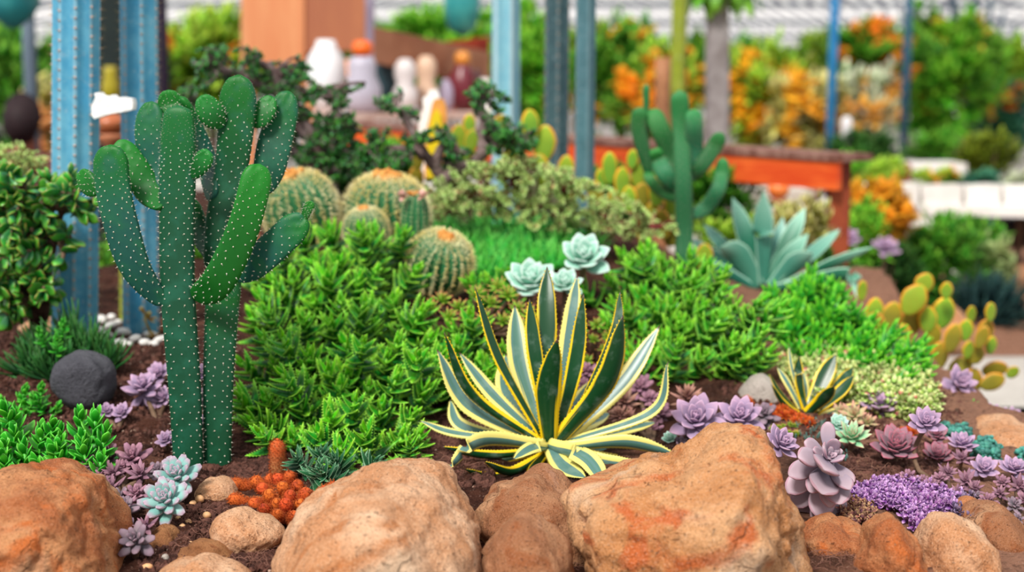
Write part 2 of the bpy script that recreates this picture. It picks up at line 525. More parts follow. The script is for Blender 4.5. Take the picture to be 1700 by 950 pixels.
# ------------------------------------------------------------------ materials of the plants
M_opuntia = leafmat('opuntia_skin', '#0f4a2e', tip='#0b6420', t0=.45, t1=1.0, var=.3, rough=.5, spec=.3, nz=22, nzc='#1a5c42', alt='#17504a', bump=.15)
M_opuntia_young = leafmat('opuntia_young_skin', '#0a621c', tip='#187a20', var=.3, rough=.5, spec=.3, nz=40, bump=.15)
M_areole = plain('white_areole', '#f2f0e4', '#e8d9c0', rough=.7)
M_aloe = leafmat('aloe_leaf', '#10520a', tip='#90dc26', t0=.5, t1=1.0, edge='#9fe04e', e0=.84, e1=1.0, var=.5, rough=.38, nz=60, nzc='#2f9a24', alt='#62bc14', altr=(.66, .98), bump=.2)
M_aloe_broad = leafmat('aloe_broad_leaf', '#0c5c12', tip='#7ada28', t0=.45, t1=1.0, edge='#84d23c', e0=.9, e1=1.0, var=.5, rough=.32, nz=40, alt='#2a9420', bump=.12)
M_stem = plain('plant_stem', '#7d6552', '#5b4536', 30, .8, .2, .4)
M_redstem = plain('red_plant_stem', '#8c2f35', '#6b2a2c', 30, .6)

def agave_mat(name, dark, grey):
    m = NT(name); u, t, r = m.lp()
    au = m.math('ABSOLUTE', m.math('MULTIPLY_ADD', u, 2.0, -1.0))
    mp = m.n('ShaderNodeCombineXYZ'); m.put(mp.inputs[0], m.math('MULTIPLY', u, 9.0)); m.put(mp.inputs[1], m.math('MULTIPLY', t, .8)); m.put(mp.inputs[2], m.math('MULTIPLY', r, 31.0))
    n1 = m.noise(1.0, 4, .5, co=mp.outputs[0]); n2 = m.noise(25, 4, .6)
    body = m.mix(m.step(r, .45, .55), srgb(dark), srgb(grey))  # dark and grey leaf sets: shading and reflection put into the colour
    body = m.mix(m.math('MULTIPLY', m.step(n1, .5, .62), m.step(r, .45, .55)), body, srgb('#4d7a6c'))
    body = m.mix(m.math('MULTIPLY', m.step(n2, .5, .7), .3), body, srgb('#8fa79c'))
    # leaf edge: a yellow band whose inner border wanders
    lim = m.math('ADD', au, m.math('MULTIPLY', m.math('SUBTRACT', n1, .5), .7))
    lim = m.math('ADD', lim, m.math('MULTIPLY', m.math('SUBTRACT', .5, t), .28))
    yel = m.mix(m.step(r, .45, .55), srgb('#f2cd12'), srgb('#ebdf7c'))
    lim = m.math('ADD', lim, m.math('MULTIPLY', m.step(r, .45, .55), .24)); col = m.mix(m.step(lim, .70, .78), body, yel)
    col = m.mix(m.step(t, .955, .985), col, srgb('#4a2418'))
    m.bump(n2, .06, .003)
    return m.fin(col, .33, .5)

M_agave = agave_mat('variegated_agave_leaf', '#0c4322', '#577f7b')
M_dryleaf = plain('dry_leaf', '#a98a6a', '#6b4a3a', 40, .9)
M_blueagave = leafmat('blue_agave_leaf', '#4a9482', tip='#86bcaa', var=.5, rough=.4, alt='#1f6450', nz=15, edge='#9cc8b4', e0=.85)
M_lilac = leafmat('lilac_succulent', '#9c86a6', tip='#b796b2', t0=.6, edge='#caa6c4', e0=.88, e1=1, var=.28, rough=.6, spec=.25, nz=60)
M_paddle = leafmat('pale_paddle_succulent', '#9c90a2', tip='#bca6b2', t0=.3, edge='#b48e9c', e0=.96, e1=1.05, var=.45, rough=.6, spec=.25, nz=50, alt='#b6a6b2')
M_mauve = leafmat('mauve_succulent', '#7d5a6c', tip='#a07486', t0=.4, var=.4, rough=.6, spec=.25, nz=60, alt='#8c6a78')
M_pink = leafmat('pink_edged_succulent', '#8a747e', tip='#a2717f', t0=.5, edge='#b45c70', e0=.92, e1=1.05, var=.3, rough=.6, spec=.25)
M_brown = leafmat('brown_succulent', '#8b6660', tip='#b98a78', t0=.3, var=.4, rough=.6, spec=.25)
M_grey = leafmat('grey_succulent', '#6b6670', tip='#8d7684', t0=.3, var=.35, rough=.6, spec=.25, alt='#746a70')
M_ice = leafmat('pale_blue_succulent', '#7fb6b0', tip='#a98fa4', t0=.72, t1=1.0, edge='#b7a9b6', e0=.85, e1=1, var=.15, rough=.6, spec=.25, alt='#93c0bb')
M_mint = leafmat('powdery_green_succulent', '#8cc4ae', tip='#b4d8cb', t0=.6, edge='#d6e8e0', e0=.8, e1=1, var=.15, rough=.65, spec=.2)
M_lime = leafmat('lime_succulent', '#7fba8c', tip='#bfd6a8', t0=.5, edge='#c98078', e0=.9, e1=1, var=.2, rough=.6)
M_redtip = leafmat('red_tipped_succulent', '#7fae2e', tip='#d8705a', t0=.62, t1=1, var=.4, rough=.5)
M_peach = leafmat('peach_succulent', '#b6b884', tip='#cf9080', t0=.4, var=.3, rough=.6)
M_kal = leafmat('bright_green_succulent', '#268a16', tip='#44b228', t0=.3, edge='#6ccf4a', e0=.9, e1=1, var=.4, rough=.4)
M_jade = leafmat('jade_leaf', '#2c8024', tip='#5ab436', t0=.4, edge='#9a8a3c', e0=.93, e1=1.05, var=.6, rough=.3, spec=.5, alt='#2a6a44')
M_bonsai = leafmat('dark_jade_leaf', '#1c4f36', tip='#3f8a2c', t0=.2, var=.7, rough=.35, spec=.5, alt='#2a6e2a')
M_cream = leafmat('variegated_small_leaf', '#9ecc58', tip='#dcf0a0', t0=.2, var=.4, rough=.45, tl=.15, alt='#b0524c', altr=(.86, .9))
M_hawor = leafmat('dark_spiky_leaf', '#1d4a22', tip='#3a7a34', t0=.4, var=.6, rough=.4)
M_grass = leafmat('fine_green_blade', '#32c43c', tip='#8af070', t0=.3, var=.5, rough=.45, tl=.2)
M_yop = leafmat('yellow_edged_pad', '#8aa62a', tip='#93b42e', edge='#e0a420', e0=.70, e1=.98, var=.45, rough=.5, alt='#6f9a2c', nz=50)
M_yop_old = leafmat('mustard_pad', '#8f8a24', tip='#a89a28', edge='#e0a030', e0=.72, e1=.98, var=.45, rough=.5, alt='#7d7a26', nz=50)
M_barrel = leafmat('barrel_skin', '#2a6e40', tip='#3f8048', var=.2, rough=.5)
M_needle = plain('yellow_needle', '#fff6c4', '#f2da86', rough=.6)
M_wool = plain('orange_wool', '#dca45c', '#bf7a3a', 60, .9, .1, .6)
M_midcol = leafmat('green_column_skin', '#1c6434', tip='#2f8040', var=.4, rough=.65, alt='#236a48', nz=60)

# ------------------------------------------------------------------ rocks
def rock(label, poly, d, depth, mat, seed, sub=5, amp=.02, name='rock', group=None, flat=.0, cat='rock', sink=0.0):
    pts = np.array([at(x, y, d) for x, y in poly])
    c = pts.mean(0)
    ang = np.arctan2(pts[:, 2] - c[2], pts[:, 0] - c[0]); r = np.hypot(pts[:, 0] - c[0], pts[:, 2] - c[2])
    o_ = np.argsort(ang); ang, r = ang[o_], r[o_]
    aa = np.concatenate([ang - 2 * PI, ang, ang + 2 * PI]); rr = np.tile(r, 3)
    fine = np.linspace(-PI, PI, 361); fr = np.interp(fine, aa, rr)
    ker = np.exp(-np.linspace(-2, 2, 17) ** 2); ker /= ker.sum()
    fr = np.convolve(np.concatenate([fr[-9:-1], fr, fr[1:9]]), ker, 'valid')
    V = ICO[sub][0].copy()
    a = np.arctan2(V[:, 2], V[:, 0]); R = np.interp(a, fine, fr)
    q = np.hypot(V[:, 0], V[:, 2])
    # squarer than an ellipsoid: the silhouette radius is reached early
    qq = np.clip(q, 0, 1) ** .8
    k = R * qq / np.maximum(q, 1e-6)
    Rm = fr.mean()
    P = np.stack([V[:, 0] * k, np.sign(V[:, 1]) * np.abs(V[:, 1]) ** .85 * depth, V[:, 2] * k], -1)
    nr = unit(P)
    f1 = fbm(P + c, 5.0, 3, seed); f2 = fbm(P + c, 16.0, 5, seed + 9, .55)
    rid = 1 - np.abs(fbm(P + c, 9.0, 3, seed + 4)) * 2
    face = np.abs(nr[:, 1])[:, None]
    P = P + nr * (Rm * (f1 * .22)[:, None] * (.25 + .75 * face)) + nr * (amp * f2)[:, None] - nr * (amp * .5 * np.clip(rid - .8, 0, 1) * 4)[:, None]
    P = P + c
    P[:, 2] -= sink
    g = G(P, None, ICO[sub][2])
    return single(name, g, mat, label, cat, group=group)

R_orange = rockmat('orange_sandstone', '#a8623a', '#cc9062', '#c46428', orange_amt=.7, sc=7, pale='#c9a080')
R_tan = rockmat('tan_sandstone', '#c48a60', '#e0b694', '#b87444', orange_amt=.2, sc=6, pale='#e8cdb0')
R_mix = rockmat('mottled_sandstone', '#c08250', '#d6a274', '#bf5a26', orange_amt=.4, sc=6, pale='#d9bfa6')
R_brown = rockmat('brown_sandstone', '#a06a48', '#c4926c', '#9a5a34', orange_amt=.4, sc=8, pale='#c09a84')
R_grey = rockmat('grey_stone', '#4c4c54', '#62626a', '#3c3c44', dark='#26262c', sc=7, crack=.2)
R_pale = rockmat('pale_stone', '#b9aea6', '#cfc6bd', '#a69a90', dark='#7a7068', sc=8, crack=.2)
R_white = plain('white_pebble', '#f1efec', '#d8d4d0', 40, .6)
R_yellow = plain('honey_pebble', '#e6b98a', '#d69a68', 40, .5)
R_clay = rockmat('crumbly_clay', '#9a6642', '#b98458', '#8a5030', orange_amt=.3, sc=12)

rock('large orange rough boulder cut by the bottom left corner', [(-70, 890), (-50, 820), (0, 796), (60, 790), (115, 796), (150, 802), (168, 832), (188, 875), (200, 925), (204, 985), (100, 1050), (-40, 1040)], 2.05, .16, R_orange, 1.0, 6, .014)
rock('broad pale tan rounded boulder at the front below the spiky green aloe', [(452, 960), (460, 900), (482, 868), (522, 830), (562, 805), (620, 789), (680, 791), (728, 806), (762, 840), (790, 875), (794, 935), (788, 1000), (620, 1060), (460, 1010)], 2.0, .20, R_tan, 2.0, 6, .012)
rock('largest front boulder, tan with a rusty lower left face and a raised right shoulder', [(962, 850), (958, 822), (1000, 808), (1060, 794), (1120, 768), (1165, 736), (1200, 714), (1238, 712), (1266, 732), (1290, 785), (1316, 840), (1330, 900), (1332, 1000), (1150, 1060), (1000, 1020), (980, 930)], 2.05, .19, R_mix, 3.3, 6, .016)
rock('small oval tan stone between the left and the broad boulder', [(350, 888), (357, 862), (380, 853), (420, 859), (455, 870), (475, 886), (462, 905), (425, 918), (385, 916), (357, 904)], 2.15, .055, R_tan, 4.4, 5, .006)
rock('brown rough rock right in front of the striped agave', [(785, 862), (800, 822), (850, 800), (895, 785), (928, 798), (956, 835), (972, 880), (990, 960), (900, 985), (800, 900)], 2.2, .11, R_brown, 5.1, 5, .012)
rock('pointed brown rock at the bottom edge between the two big boulders', [(803, 945), (820, 897), (846, 875), (880, 864), (906, 880), (946, 945), (966, 1010), (880, 1040), (800, 1010)], 1.97, .09, R_brown, 6.6, 5, .010)
rock('flat rusty slab under the big pale paddle-leaved rosette', [(1330, 896), (1352, 878), (1400, 876), (1440, 890), (1446, 906), (1400, 916), (1340, 914)], 2.16, .07, R_orange, 7.0, 5, .008)
rock('cracked orange rock below the purple flower carpet', [(1425, 960), (1440, 900), (1450, 862), (1480, 846), (1507, 872), (1531, 925), (1538, 1000), (1480, 1030), (1430, 1010)], 2.06, .09, R_orange, 8.8, 5, .012)
rock('round tan rock right of the cracked orange rock', [(1526, 930), (1534, 890), (1556, 862), (1594, 862), (1628, 882), (1648, 925), (1650, 990), (1600, 1020), (1530, 1000)], 2.08, .09, R_tan, 9.9, 5, .010)
rock('tan brown boulder cut by the bottom right corner', [(1604, 860), (1626, 840), (1664, 848), (1702, 880), (1750, 920), (1765, 1000), (1690, 1030), (1650, 990), (1640, 920)], 2.22, .11, R_brown, 10.3, 5, .010)
rock('small orange knob of rock beside the dark end of the purple flowers', [(1588, 850), (1596, 832), (1615, 829), (1630, 842), (1624, 858), (1600, 862)], 2.3, .03, R_orange, 11.2, 3, .004)
rock('wide tan rock on the right rim behind the blue-green bead plant', [(1604, 738), (1628, 712), (1665, 703), (1705, 712), (1745, 740), (1740, 768), (1680, 775), (1620, 765)], 2.78, .12, R_tan, 12.7, 5, .008)
rock('smaller tan rock below the wide one on the right rim', [(1636, 778), (1650, 758), (1676, 755), (1700, 772), (1696, 800), (1660, 806), (1640, 798)], 2.66, .06, R_tan, 13.9, 3, .006)
rock('terracotta coloured rock behind the small rim rocks at right', [(1566, 716), (1572, 694), (1592, 687), (1618, 696), (1632, 716), (1615, 735), (1580, 732)], 2.92, .07, R_brown, 14.9, 3, .006)
rock('dark grey smooth stone in the soil at left', [(88, 640), (93, 604), (118, 588), (160, 584), (180, 598), (187, 636), (180, 668), (110, 672)], 2.78, .07, R_grey, 15.7, 5, .004)
rock('pale grey boulder behind the small striped agave', [(1225, 665), (1240, 636), (1265, 626), (1290, 645), (1308, 672), (1285, 690), (1240, 690)], 2.98, .06, R_pale, 16.2, 5, .004)
rock('flat tan stone at the foot of the tall green cactus', [(324, 826), (332, 806), (355, 800), (388, 806), (394, 818), (372, 834), (340, 834)], 2.36, .04, R_tan, 17.7, 5, .005)
rock('mossy yellow-brown rock under the pale blue rosette', [(240, 905), (254, 880), (274, 872), (293, 884), (297, 905), (280, 930), (250, 935)], 2.16, .05, R_clay, 18.7, 5, .008)
rock('crumbling clay lump left of the small oval stone', [(284, 930), (310, 908), (345, 902), (375, 915), (390, 935), (350, 950), (300, 950)], 2.1, .05, R_clay, 19.7, 5, .009)
rock('flat buff rock at the bottom edge left of the broad boulder', [(240, 975), (262, 946), (310, 935), (370, 936), (408, 950), (430, 985), (340, 1010), (260, 1000)], 2.0, .07, R_tan, 20.7, 5, .004)
rock('flat buff stone behind the dark spiky tufts at left', [(30, 545), (60, 528), (110, 522), (138, 530), (132, 548), (70, 556)], 3.45, .10, R_tan, 21.7, 3, .004)
rock('orange round rock among the white pebbles', [(214, 556), (220, 536), (246, 524), (272, 532), (276, 556), (246, 566)], 3.5, .06, R_orange, 22.7, 3, .004)

def pebble(label, px, py, w, h, mat, group=None, dz=0, d=None):
    p = hit(px, py + h * .4) if d is None else at(px, py + h * .4, d)
    k = M(1, p[1]); V = ICO[2][0].copy() * [w * k / 2, (w + h) * k / 4, h * k / 2]
    V += unit(V) * (fbm(V + p, 30, 2, px)[:, None] * .15 * h * k)
    g = G(V @ rot(random.uniform(-.3, .3), random.uniform(-.3, .3), random.uniform(0, 3)).T + p + [0, 0, h * k * .4], None, ICO[2][2])
    single('pebble', g, mat, label, 'pebble', group=group)

for i, (x, y, w, h) in enumerate([(168, 535, 26, 14), (185, 545, 30, 16), (205, 556, 26, 16), (225, 566, 24, 14), (178, 560, 24, 14), (200, 572, 28, 12), (250, 560, 26, 14), (262, 548, 22, 14),
                                  (222, 548, 20, 14), (186, 530, 18, 10), (240, 572, 28, 12), (266, 568, 26, 14), (196, 540, 18, 12), (212, 576, 20, 10), (165, 552, 20, 12), (255, 575, 20, 10), (280, 562, 18, 12)]):
    pebble('white rounded pebble in the heap at the foot of the blue columns', x, y - 4, w, h, R_white, 'white pebbles below the blue columns')
for x, y, w, h, l in [(331, 829, 15, 14, 'larger honey-coloured pebble next to the flat tan stone'), (320, 836, 12, 10, 'orange-tinted pebble touching the pale blue rosettes'), (344, 856, 18, 13, 'oval cream pebble alone on the soil left of the orange finger cactus'),
                      (313, 867, 14, 12, 'cream pebble upper of the pair below the pale blue rosette'), (303, 875, 13, 12, 'cream pebble lower of the pair below the pale blue rosette'), (296, 861, 16, 10, 'pinkish pebble half under the pale blue rosette'),
                      (316, 903, 14, 9, 'pale pebble on top of the crumbling clay lump'), (244, 942, 24, 14, 'peach pebble at the bottom edge right of the left boulder'), (274, 926, 13, 15, 'small grey pebble at the edge of the crumbling clay lump')]:
    pebble(l, x, y, w, h, R_pale if 'grey' in l else R_yellow)

# crumbs, bark chips and root threads on the soil
def crumbs(n, reg, mat, name, label, size, cat='soil'):
    Ps, Rs, Ss = [], [], []
    for _ in range(n):
        x0, y0, x1, y1 = random.choice(reg)
        p = hit(random.uniform(x0, x1), random.uniform(y0, y1))
        Ps.append(p + [0, 0, size * .2]); Rs.append(rot(*[random.uniform(0, 6) for _ in range(3)]))
        s = size * random.uniform(.4, 1.3); Ss.append([s, s * random.uniform(.4, .9), s * random.uniform(.25, .6)])
    single(name, rep(ICO[1], Rs, Ps, Ss), mat, label, cat, kind='stuff', smooth=False)
REG = [(0, 555, 280, 720), (200, 570, 400, 800), (230, 840, 470, 950), (380, 720, 460, 800), (700, 700, 820, 810), (780, 880, 820, 950), (1340, 740, 1560, 830), (1200, 640, 1600, 760)]
M_crumb = plain('soil_crumb', '#38201a', '#68443a', 50, .95); M_chip = plain('pale_chip', '#cdb4a4', '#a88672', 50, .9)
crumbs(15000, REG, M_crumb, 'soil_crumbs', 'dark brown crumbs of soil and bark over the bed', .0075)
crumbs(1100, REG, M_chip, 'pale_grit', 'pale grit and wood specks scattered on the soil', .0032)

def roots(n, reg):
    gs = []
    for _ in range(n):
        x0, y0, x1, y1 = random.choice(reg)
        p = hit(random.uniform(x0, x1), random.uniform(y0, y1)); a = random.uniform(0, 6.3); L = random.uniform(.02, .07)
        P = [p + [0, 0, .002]]
        for k in range(4):
            a += random.uniform(-.9, .9); q = P[-1] + np.array([math.cos(a), math.sin(a) * .6, 0]) * L / 4
            q[2] = float(ground_z(q[0], q[1])) + random.uniform(.001, .014); P.append(q)
        gs.append(tube(P, .0004, 4, 8))
    single('root_threads', join(gs), plain('dry_root', '#9a7060', '#6b453c', 40, .9), 'thin dry root threads lying on the soil between the rocks', 'roots', kind='stuff')
roots(420, [(930, 860, 1000, 950), (1330, 905, 1440, 950), (780, 880, 820, 950), (700, 700, 820, 800), (420, 900, 470, 950), (230, 850, 400, 950), (1340, 740, 1500, 820)])

# ------------------------------------------------------------------ tall green opuntia
def pad_geo(P, Wd, yaw=0.0, thick=.30, spacing=.0125, base_min=.3, nr=46, K=36, amp=1.0, ttip=.55, needle=True):
    """P world centre line base->tip, Wd full widths (m)"""
    P = spline(P, nr); t = np.linspace(0, 1, nr)
    L = np.linalg.norm(np.diff(P, axis=0), axis=1).sum()
    w = np.interp(t, np.linspace(0, 1, len(Wd)), Wd) / 2
    # smooth widths
    w = np.convolve(np.pad(w, 4, mode='edge'), np.ones(9) / 9, 'valid')
    tc = 1 - min(.5, w[-6] * 1.5 / L); u = np.clip((t - tc) / (1 - tc), 0, 1); cap = np.sqrt(np.clip(1 - u ** 1.9, .0, 1)); cap[-1] = .04
    tb = min(.3, w[2] / L * 1.3); ub = np.clip(1 - t / tb, 0, 1); capb = base_min + (1 - base_min) * np.sqrt(1 - ub ** 2)
    w = np.maximum(w * cap * capb, .0006)
    T_ = unit(np.gradient(P, axis=0)); view = np.array([0.0, -1, 0.0])
    side = unit(np.cross(T_, view)); nor = unit(np.cross(side, T_))
    if nor[len(nor) // 2][1] > 0: nor = -nor
    c, s = math.cos(yaw), math.sin(yaw)
    side, nor = side * c + nor * s, nor * c - side * s
    th = w * thick * .8 * (1.0 + .25 * (1 - t)); th = np.maximum(th, w.max() * thick * .5 * cap)
    a = np.linspace(0, 2 * PI, K, endpoint=False)
    def surf(ti, ang):
        wi = np.interp(ti, t, w); hi = np.interp(ti, t, th)
        c0 = np.stack([np.interp(ti, t, P[:, k]) for k in range(3)], -1)
        s0 = np.stack([np.interp(ti, t, side[:, k]) for k in range(3)], -1); n0 = np.stack([np.interp(ti, t, nor[:, k]) for k in range(3)], -1)
        x = np.sign(np.cos(ang)) * np.abs(np.cos(ang)) ** .8; z = np.sign(np.sin(ang)) * np.abs(np.sin(ang)) ** .62
        p = c0 + s0 * (wi * x)[..., None] + n0 * (hi * z)[..., None]
        nn = unit(s0 * (np.cos(ang) * hi)[..., None] + n0 * (np.sin(ang) * wi)[..., None])
        return p, nn
    tt, aa = np.meshgrid(t, a, indexing='ij'); V, N = surf(tt.ravel(), aa.ravel())
    # areoles on a staggered lattice, closer together near the tip
    rows, s_, k = [], spacing * .5, 0
    while s_ < L * .995:
        rows.append(s_ / L); s_ += spacing * .62 * (1 - .35 * _edge(np.array(s_ / L), ttip, 1.0))
    A, AN = [], []
    for k, ti in enumerate(rows):
        wi = np.interp(ti, t, w)
        n = max(3, int(round(4.2 * wi / (spacing * (1 - .25 * (ti > .8))))))
        ang = (np.arange(n) + (.5 if k % 2 else 0)) * 2 * PI / n + .1
        ang = ang + .06 * rng.standard_normal(n)
        p, nn = surf(np.full(n, ti), ang); A.append(p); AN.append(nn)
    A = np.vstack(A); AN = np.vstack(AN)
    sg = spacing * .26
    h = np.zeros(len(V)); tv = tt.ravel()
    for i in range(0, len(V), 400):
        d2 = ((V[i:i + 400, None] - A[None]) ** 2).sum(-1); h[i:i + 400] = np.exp(-d2 / (2 * sg * sg)).sum(1)
    V = V + N * (np.clip(h, 0, 1.2) * (.0003 + .0024 * _edge(tv, .55, 1.0)) * amp)[:, None]
    LP = np.stack([(np.cos(aa.ravel()) + 1) / 2, tv, np.full(len(V), .5)], -1)
    Q = [(i * K + j, i * K + (j + 1) % K, (i + 1) * K + (j + 1) % K, (i + 1) * K + j) for i in range(nr - 1) for j in range(K)]
    V = np.vstack([V, P[0], P[-1]]); LP = np.vstack([LP, [.5, 0, .5], [.5, 1, .5]])
    T = [(nr * K, (j + 1) % K, j) for j in range(K)] + [(nr * K + 1, (nr - 1) * K + j, (nr - 1) * K + (j + 1) % K) for j in range(K)]
    body = G(V, Q, T, LP)
    tA = A + AN * (.0003 + .0008 * amp)
    R_ = frame(AN, (.1, .2, 1))
    sp = rep(ICO[1], R_, tA, np.tile([.0010, .0007, .0010], (len(A), 1)) * min(1.25, spacing / .0125 + .05))
    if needle:
        cone = leaf(.005, .00035, .00035, 'needle', 0, 0, 3, 3)
        dirs = unit(AN + rng.standard_normal(AN.shape) * .35)
        sp = join([sp, rep(cone, frame(dirs, (.1, .2, 1)), tA)])
    return body, sp

D0 = 2.48
base_p = hit(338, 800)
cact = thing('opuntia_cactus', 'tall dark green opuntia cactus with two upright stems and white-dotted pads', 'cactus', at(336, 800, D0))
PADS = [  # name, path px, widths px, depth offsets, yaw, thickness, young
    ('stem', [(314, 795), (307, 650), (295, 480), (294, 340), (296, 240), (297, 175)], [46, 50, 53, 54, 56, 50, 36], [0, 0, 0, 0, 0, 0], .05, .42, 0, .75),
    ('stem', [(361, 803), (362, 650), (367, 540), (374, 430)], [42, 47, 51, 50], [.02, .02, .03, .04], -.05, .45, 0, .8),
    ('pad', [(350, 450), (362, 380), (382, 290), (392, 210), (397, 124)], [22, 40, 50, 54, 55, 52], [.05, .05, .06, .06, .06], .1, .34, 0, .3),
    ('pad', [(322, 494), (360, 470), (398, 395), (418, 330), (431, 272)], [30, 50, 50, 47, 43, 38], [-.01, -.04, -.05, -.05, -.04], -.2, .34, 1, .3),
    ('pad', [(392, 462), (425, 436), (465, 400), (508, 360)], [24, 46, 50, 46, 44], [.02, .0, -.02, -.02], .15, .28, 0, .35),
    ('pad', [(440, 322), (448, 275), (462, 215), (479, 151)], [22, 50, 56, 50, 36], [.08, .08, .09, .1], .1, .28, 0, .3),
    ('pad', [(420, 210), (436, 188), (452, 160)], [20, 36, 36, 24], [.07, .07, .08], .2, .3, 1, .3),
    ('pad', [(369, 211), (352, 190), (333, 159)], [20, 38, 42, 34], [.05, .04, .04], -.2, .3, 1, .3),
    ('pad', [(271, 506), (225, 445), (200, 370), (186, 300), (184, 240)], [24, 46, 54, 54, 52, 46], [0, -.02, -.03, -.03, -.03], .1, .32, 0, .25),
    ('pad', [(267, 346), (245, 315), (222, 275), (196, 234)], [16, 40, 42, 36, 26], [-.01, .03, .04, .05], -.4, .3, 1, .3),
    ('pad', [(162, 322), (148, 306), (132, 284)], [16, 32, 34, 26], [-.02, -.01, .0], .3, .4, 1, .3),
    ('pad', [(266, 338), (256, 290), (248, 230), (252, 168)], [24, 40, 46, 46, 34], [.01, .05, .06, .07], .2, .3, 0, .3),
    ('pad', [(285, 205), (283, 180), (280, 149)], [20, 36, 38, 30], [.04, .08, .08], 0, .32, 1, .3),
    ('pad', [(355, 330), (345, 275), (325, 215), (298, 160)], [26, 38, 34, 26, 16], [.05, .10, .10, .08], .75, .3, 0, .3),
    ('pad', [(320, 294), (332, 275), (348, 251)], [12, 24, 30, 24], [-.01, -.03, -.04], .3, .35, 1, .3),
    ('pad', [(350, 428), (336, 395), (322, 360), (314, 330)], [20, 34, 36, 26], [.05, .08, .09, .09], .4, .3, 0, .3),
    ('pad', [(503, 368), (510, 350), (518, 335)], [8, 14, 15, 9], [-.02, -.02, -.02], .3, .5, 1, .3),
]
for nm, px, wd, dd, yaw, th, young, bm_ in PADS:
    P = [at(x, y, D0 + q) for (x, y), q in zip(px, dd)]
    body, sp = pad_geo(P, [M(w, D0) * 1.06 / max(.7, math.cos(yaw)) for w in wd], yaw, th, .0142 if len(px) > 3 else (.0100 if wd[1] > 16 else .0045), bm_, 56 if len(px) > 3 else 34)
    o = part(nm, xf(body, r=random.random() * .5 + (.0 if young else .3)), M_opuntia_young if young else M_opuntia, cact)
    part('areoles', sp, M_areole, o)

# ------------------------------------------------------------------ variegated agave
def agave(root, base_px, leaves, d0, mat, sc=1.0, tooth=.0022, teeth=30):
    bx, by = base_px
    axis_top = at(bx, by - 60 * sc, d0)
    for i, (tip, mid, bs, w, dy, kind) in enumerate(leaves):
        tx, ty = tip; mx, my = mid; b0, b1 = bs
        bd = np.clip(dy * .15, -.03, .03)
        P0 = at(bx + (b0 - bx) * .75, by + (b1 - by) * .6, d0 + bd); P2 = at(tx, ty, d0 + dy); P1 = at(mx, my, d0 + dy * .55 + bd * .3)
        C = spline([P0, P1, P2], 26)
        T_ = unit(np.gradient(C, axis=0))
        # the leaf's flat lies across the line from the plant's axis; its upper face turns to the axis
        rad = C - axis_top; az = unit(np.array([rad[-1][0] + 1e-4, rad[-1][1] + (dy * 1.5), 0]))
        n_in = unit(-az + np.array([0, 0, .9]))
        side = unit(np.cross(T_, np.tile(n_in, (26, 1)))); 
        # lean it partly to the width seen in the photo
        vs = unit(np.cross(T_, np.array([0.0, -1, .25]))); vs = np.where((side * vs).sum(-1, keepdims=True) < 0, -vs, vs)
        side = unit(side * .45 + vs * .55)
        nor = unit(np.cross(side, T_)); 
        if (nor[13] @ n_in) < 0: nor = -nor
        t = np.linspace(0, 1, 26)
        wd = np.interp(t, [0, .08, .25, .5, .7, .85, .95, 1], [.62, .66, .8, 1, .86, .55, .2, .02]) * M(w, d0) / 2 * 1.02
        th = np.interp(t, [0, .2, .6, 1], [.011, .006, .003, .0008]) * sc
        g = strip(C, side, nor, wd, np.minimum(th, wd * .5 + .0004), .26, 16, teeth, tooth)
        r = (.2 if kind == 'd' else .8) + random.uniform(-.12, .12)
        part('leaf', xf(g, r=r), mat, root)

def c2(x, y): return (690 + x * .4103, 430 + y * .4103)
AG = [((532, 30), (530, 270), (540, 700), 84, .10, 'd'), ((655, 65), (622, 320), (575, 700), 78, .07, 'g'), ((680, 140), (648, 430), (578, 720), 74, .02, 'd'), ((572, 325), (538, 540), (540, 745), 104, -.07, 'd'),
      ((460, 160), (480, 380), (535, 700), 66, .05, 'd'), ((400, 185), (425, 430), (500, 690), 104, .12, 'g'), ((237, 108), (330, 400), (490, 690), 50, .0, 'd'), ((175, 378), (310, 550), (480, 700), 66, .08, 'g'),
      ((115, 298), (225, 545), (500, 735), 52, -.05, 'd'), ((85, 365), (205, 590), (450, 722), 86, .02, 'g'), ((365, 385), (370, 540), (470, 690), 90, .16, 'g'), ((15, 655), (160, 708), (450, 735), 40, .02, 'g'),
      ((138, 570), (190, 680), (430, 735), 60, .10, 'g'), ((122, 860), (265, 738), (510, 748), 74, -.15, 'g'), ((395, 812), (470, 770), (530, 765), 62, -.14, 'g'), ((772, 932), (690, 815), (545, 752), 96, -.18, 'g'),
      ((690, 888), (600, 845), (540, 780), 88, -.15, 'g'), ((1058, 792), (850, 745), (620, 758), 72, -.05, 'g'), ((1000, 852), (820, 838), (640, 785), 78, -.10, 'g'), ((972, 662), (850, 690), (640, 742), 52, .10, 'g'),
      ((1022, 415), (960, 620), (600, 745), 50, .0, 'g'), ((990, 268), (840, 500), (640, 700), 84, .10, 'g'), ((840, 228), (775, 500), (575, 732), 110, -.03, 'd'), ((828, 130), (800, 320), (640, 690), 46, .05, 'd'),
      ((785, 625), (700, 665), (610, 720), 72, .16, 'g'), ((1060, 822), (880, 825), (640, 775), 50, -.02, 'd'), ((105, 760), (280, 795), (490, 790), 44, -.04, 'd'), ((195, 850), (330, 885), (510, 810), 44, -.10, 'd'),
      ((275, 820), (390, 862), (520, 800), 42, -.13, 'd'), ((715, 490), (650, 600), (600, 700), 70, .14, 'g'), ((830, 890), (730, 850), (600, 790), 66, -.06, 'd'), ((120, 818), (260, 835), (490, 800), 40, .0, 'd'),
      ((640, 930), (580, 870), (545, 800), 60, -.13, 'd'), ((880, 790), (760, 775), (620, 760), 50, .08, 'g'), ((455, 905), (480, 850), (530, 795), 44, -.12, 'd'), ((330, 700), (400, 720), (500, 740), 46, .14, 'g')]
ag_c = c2(545, 760)
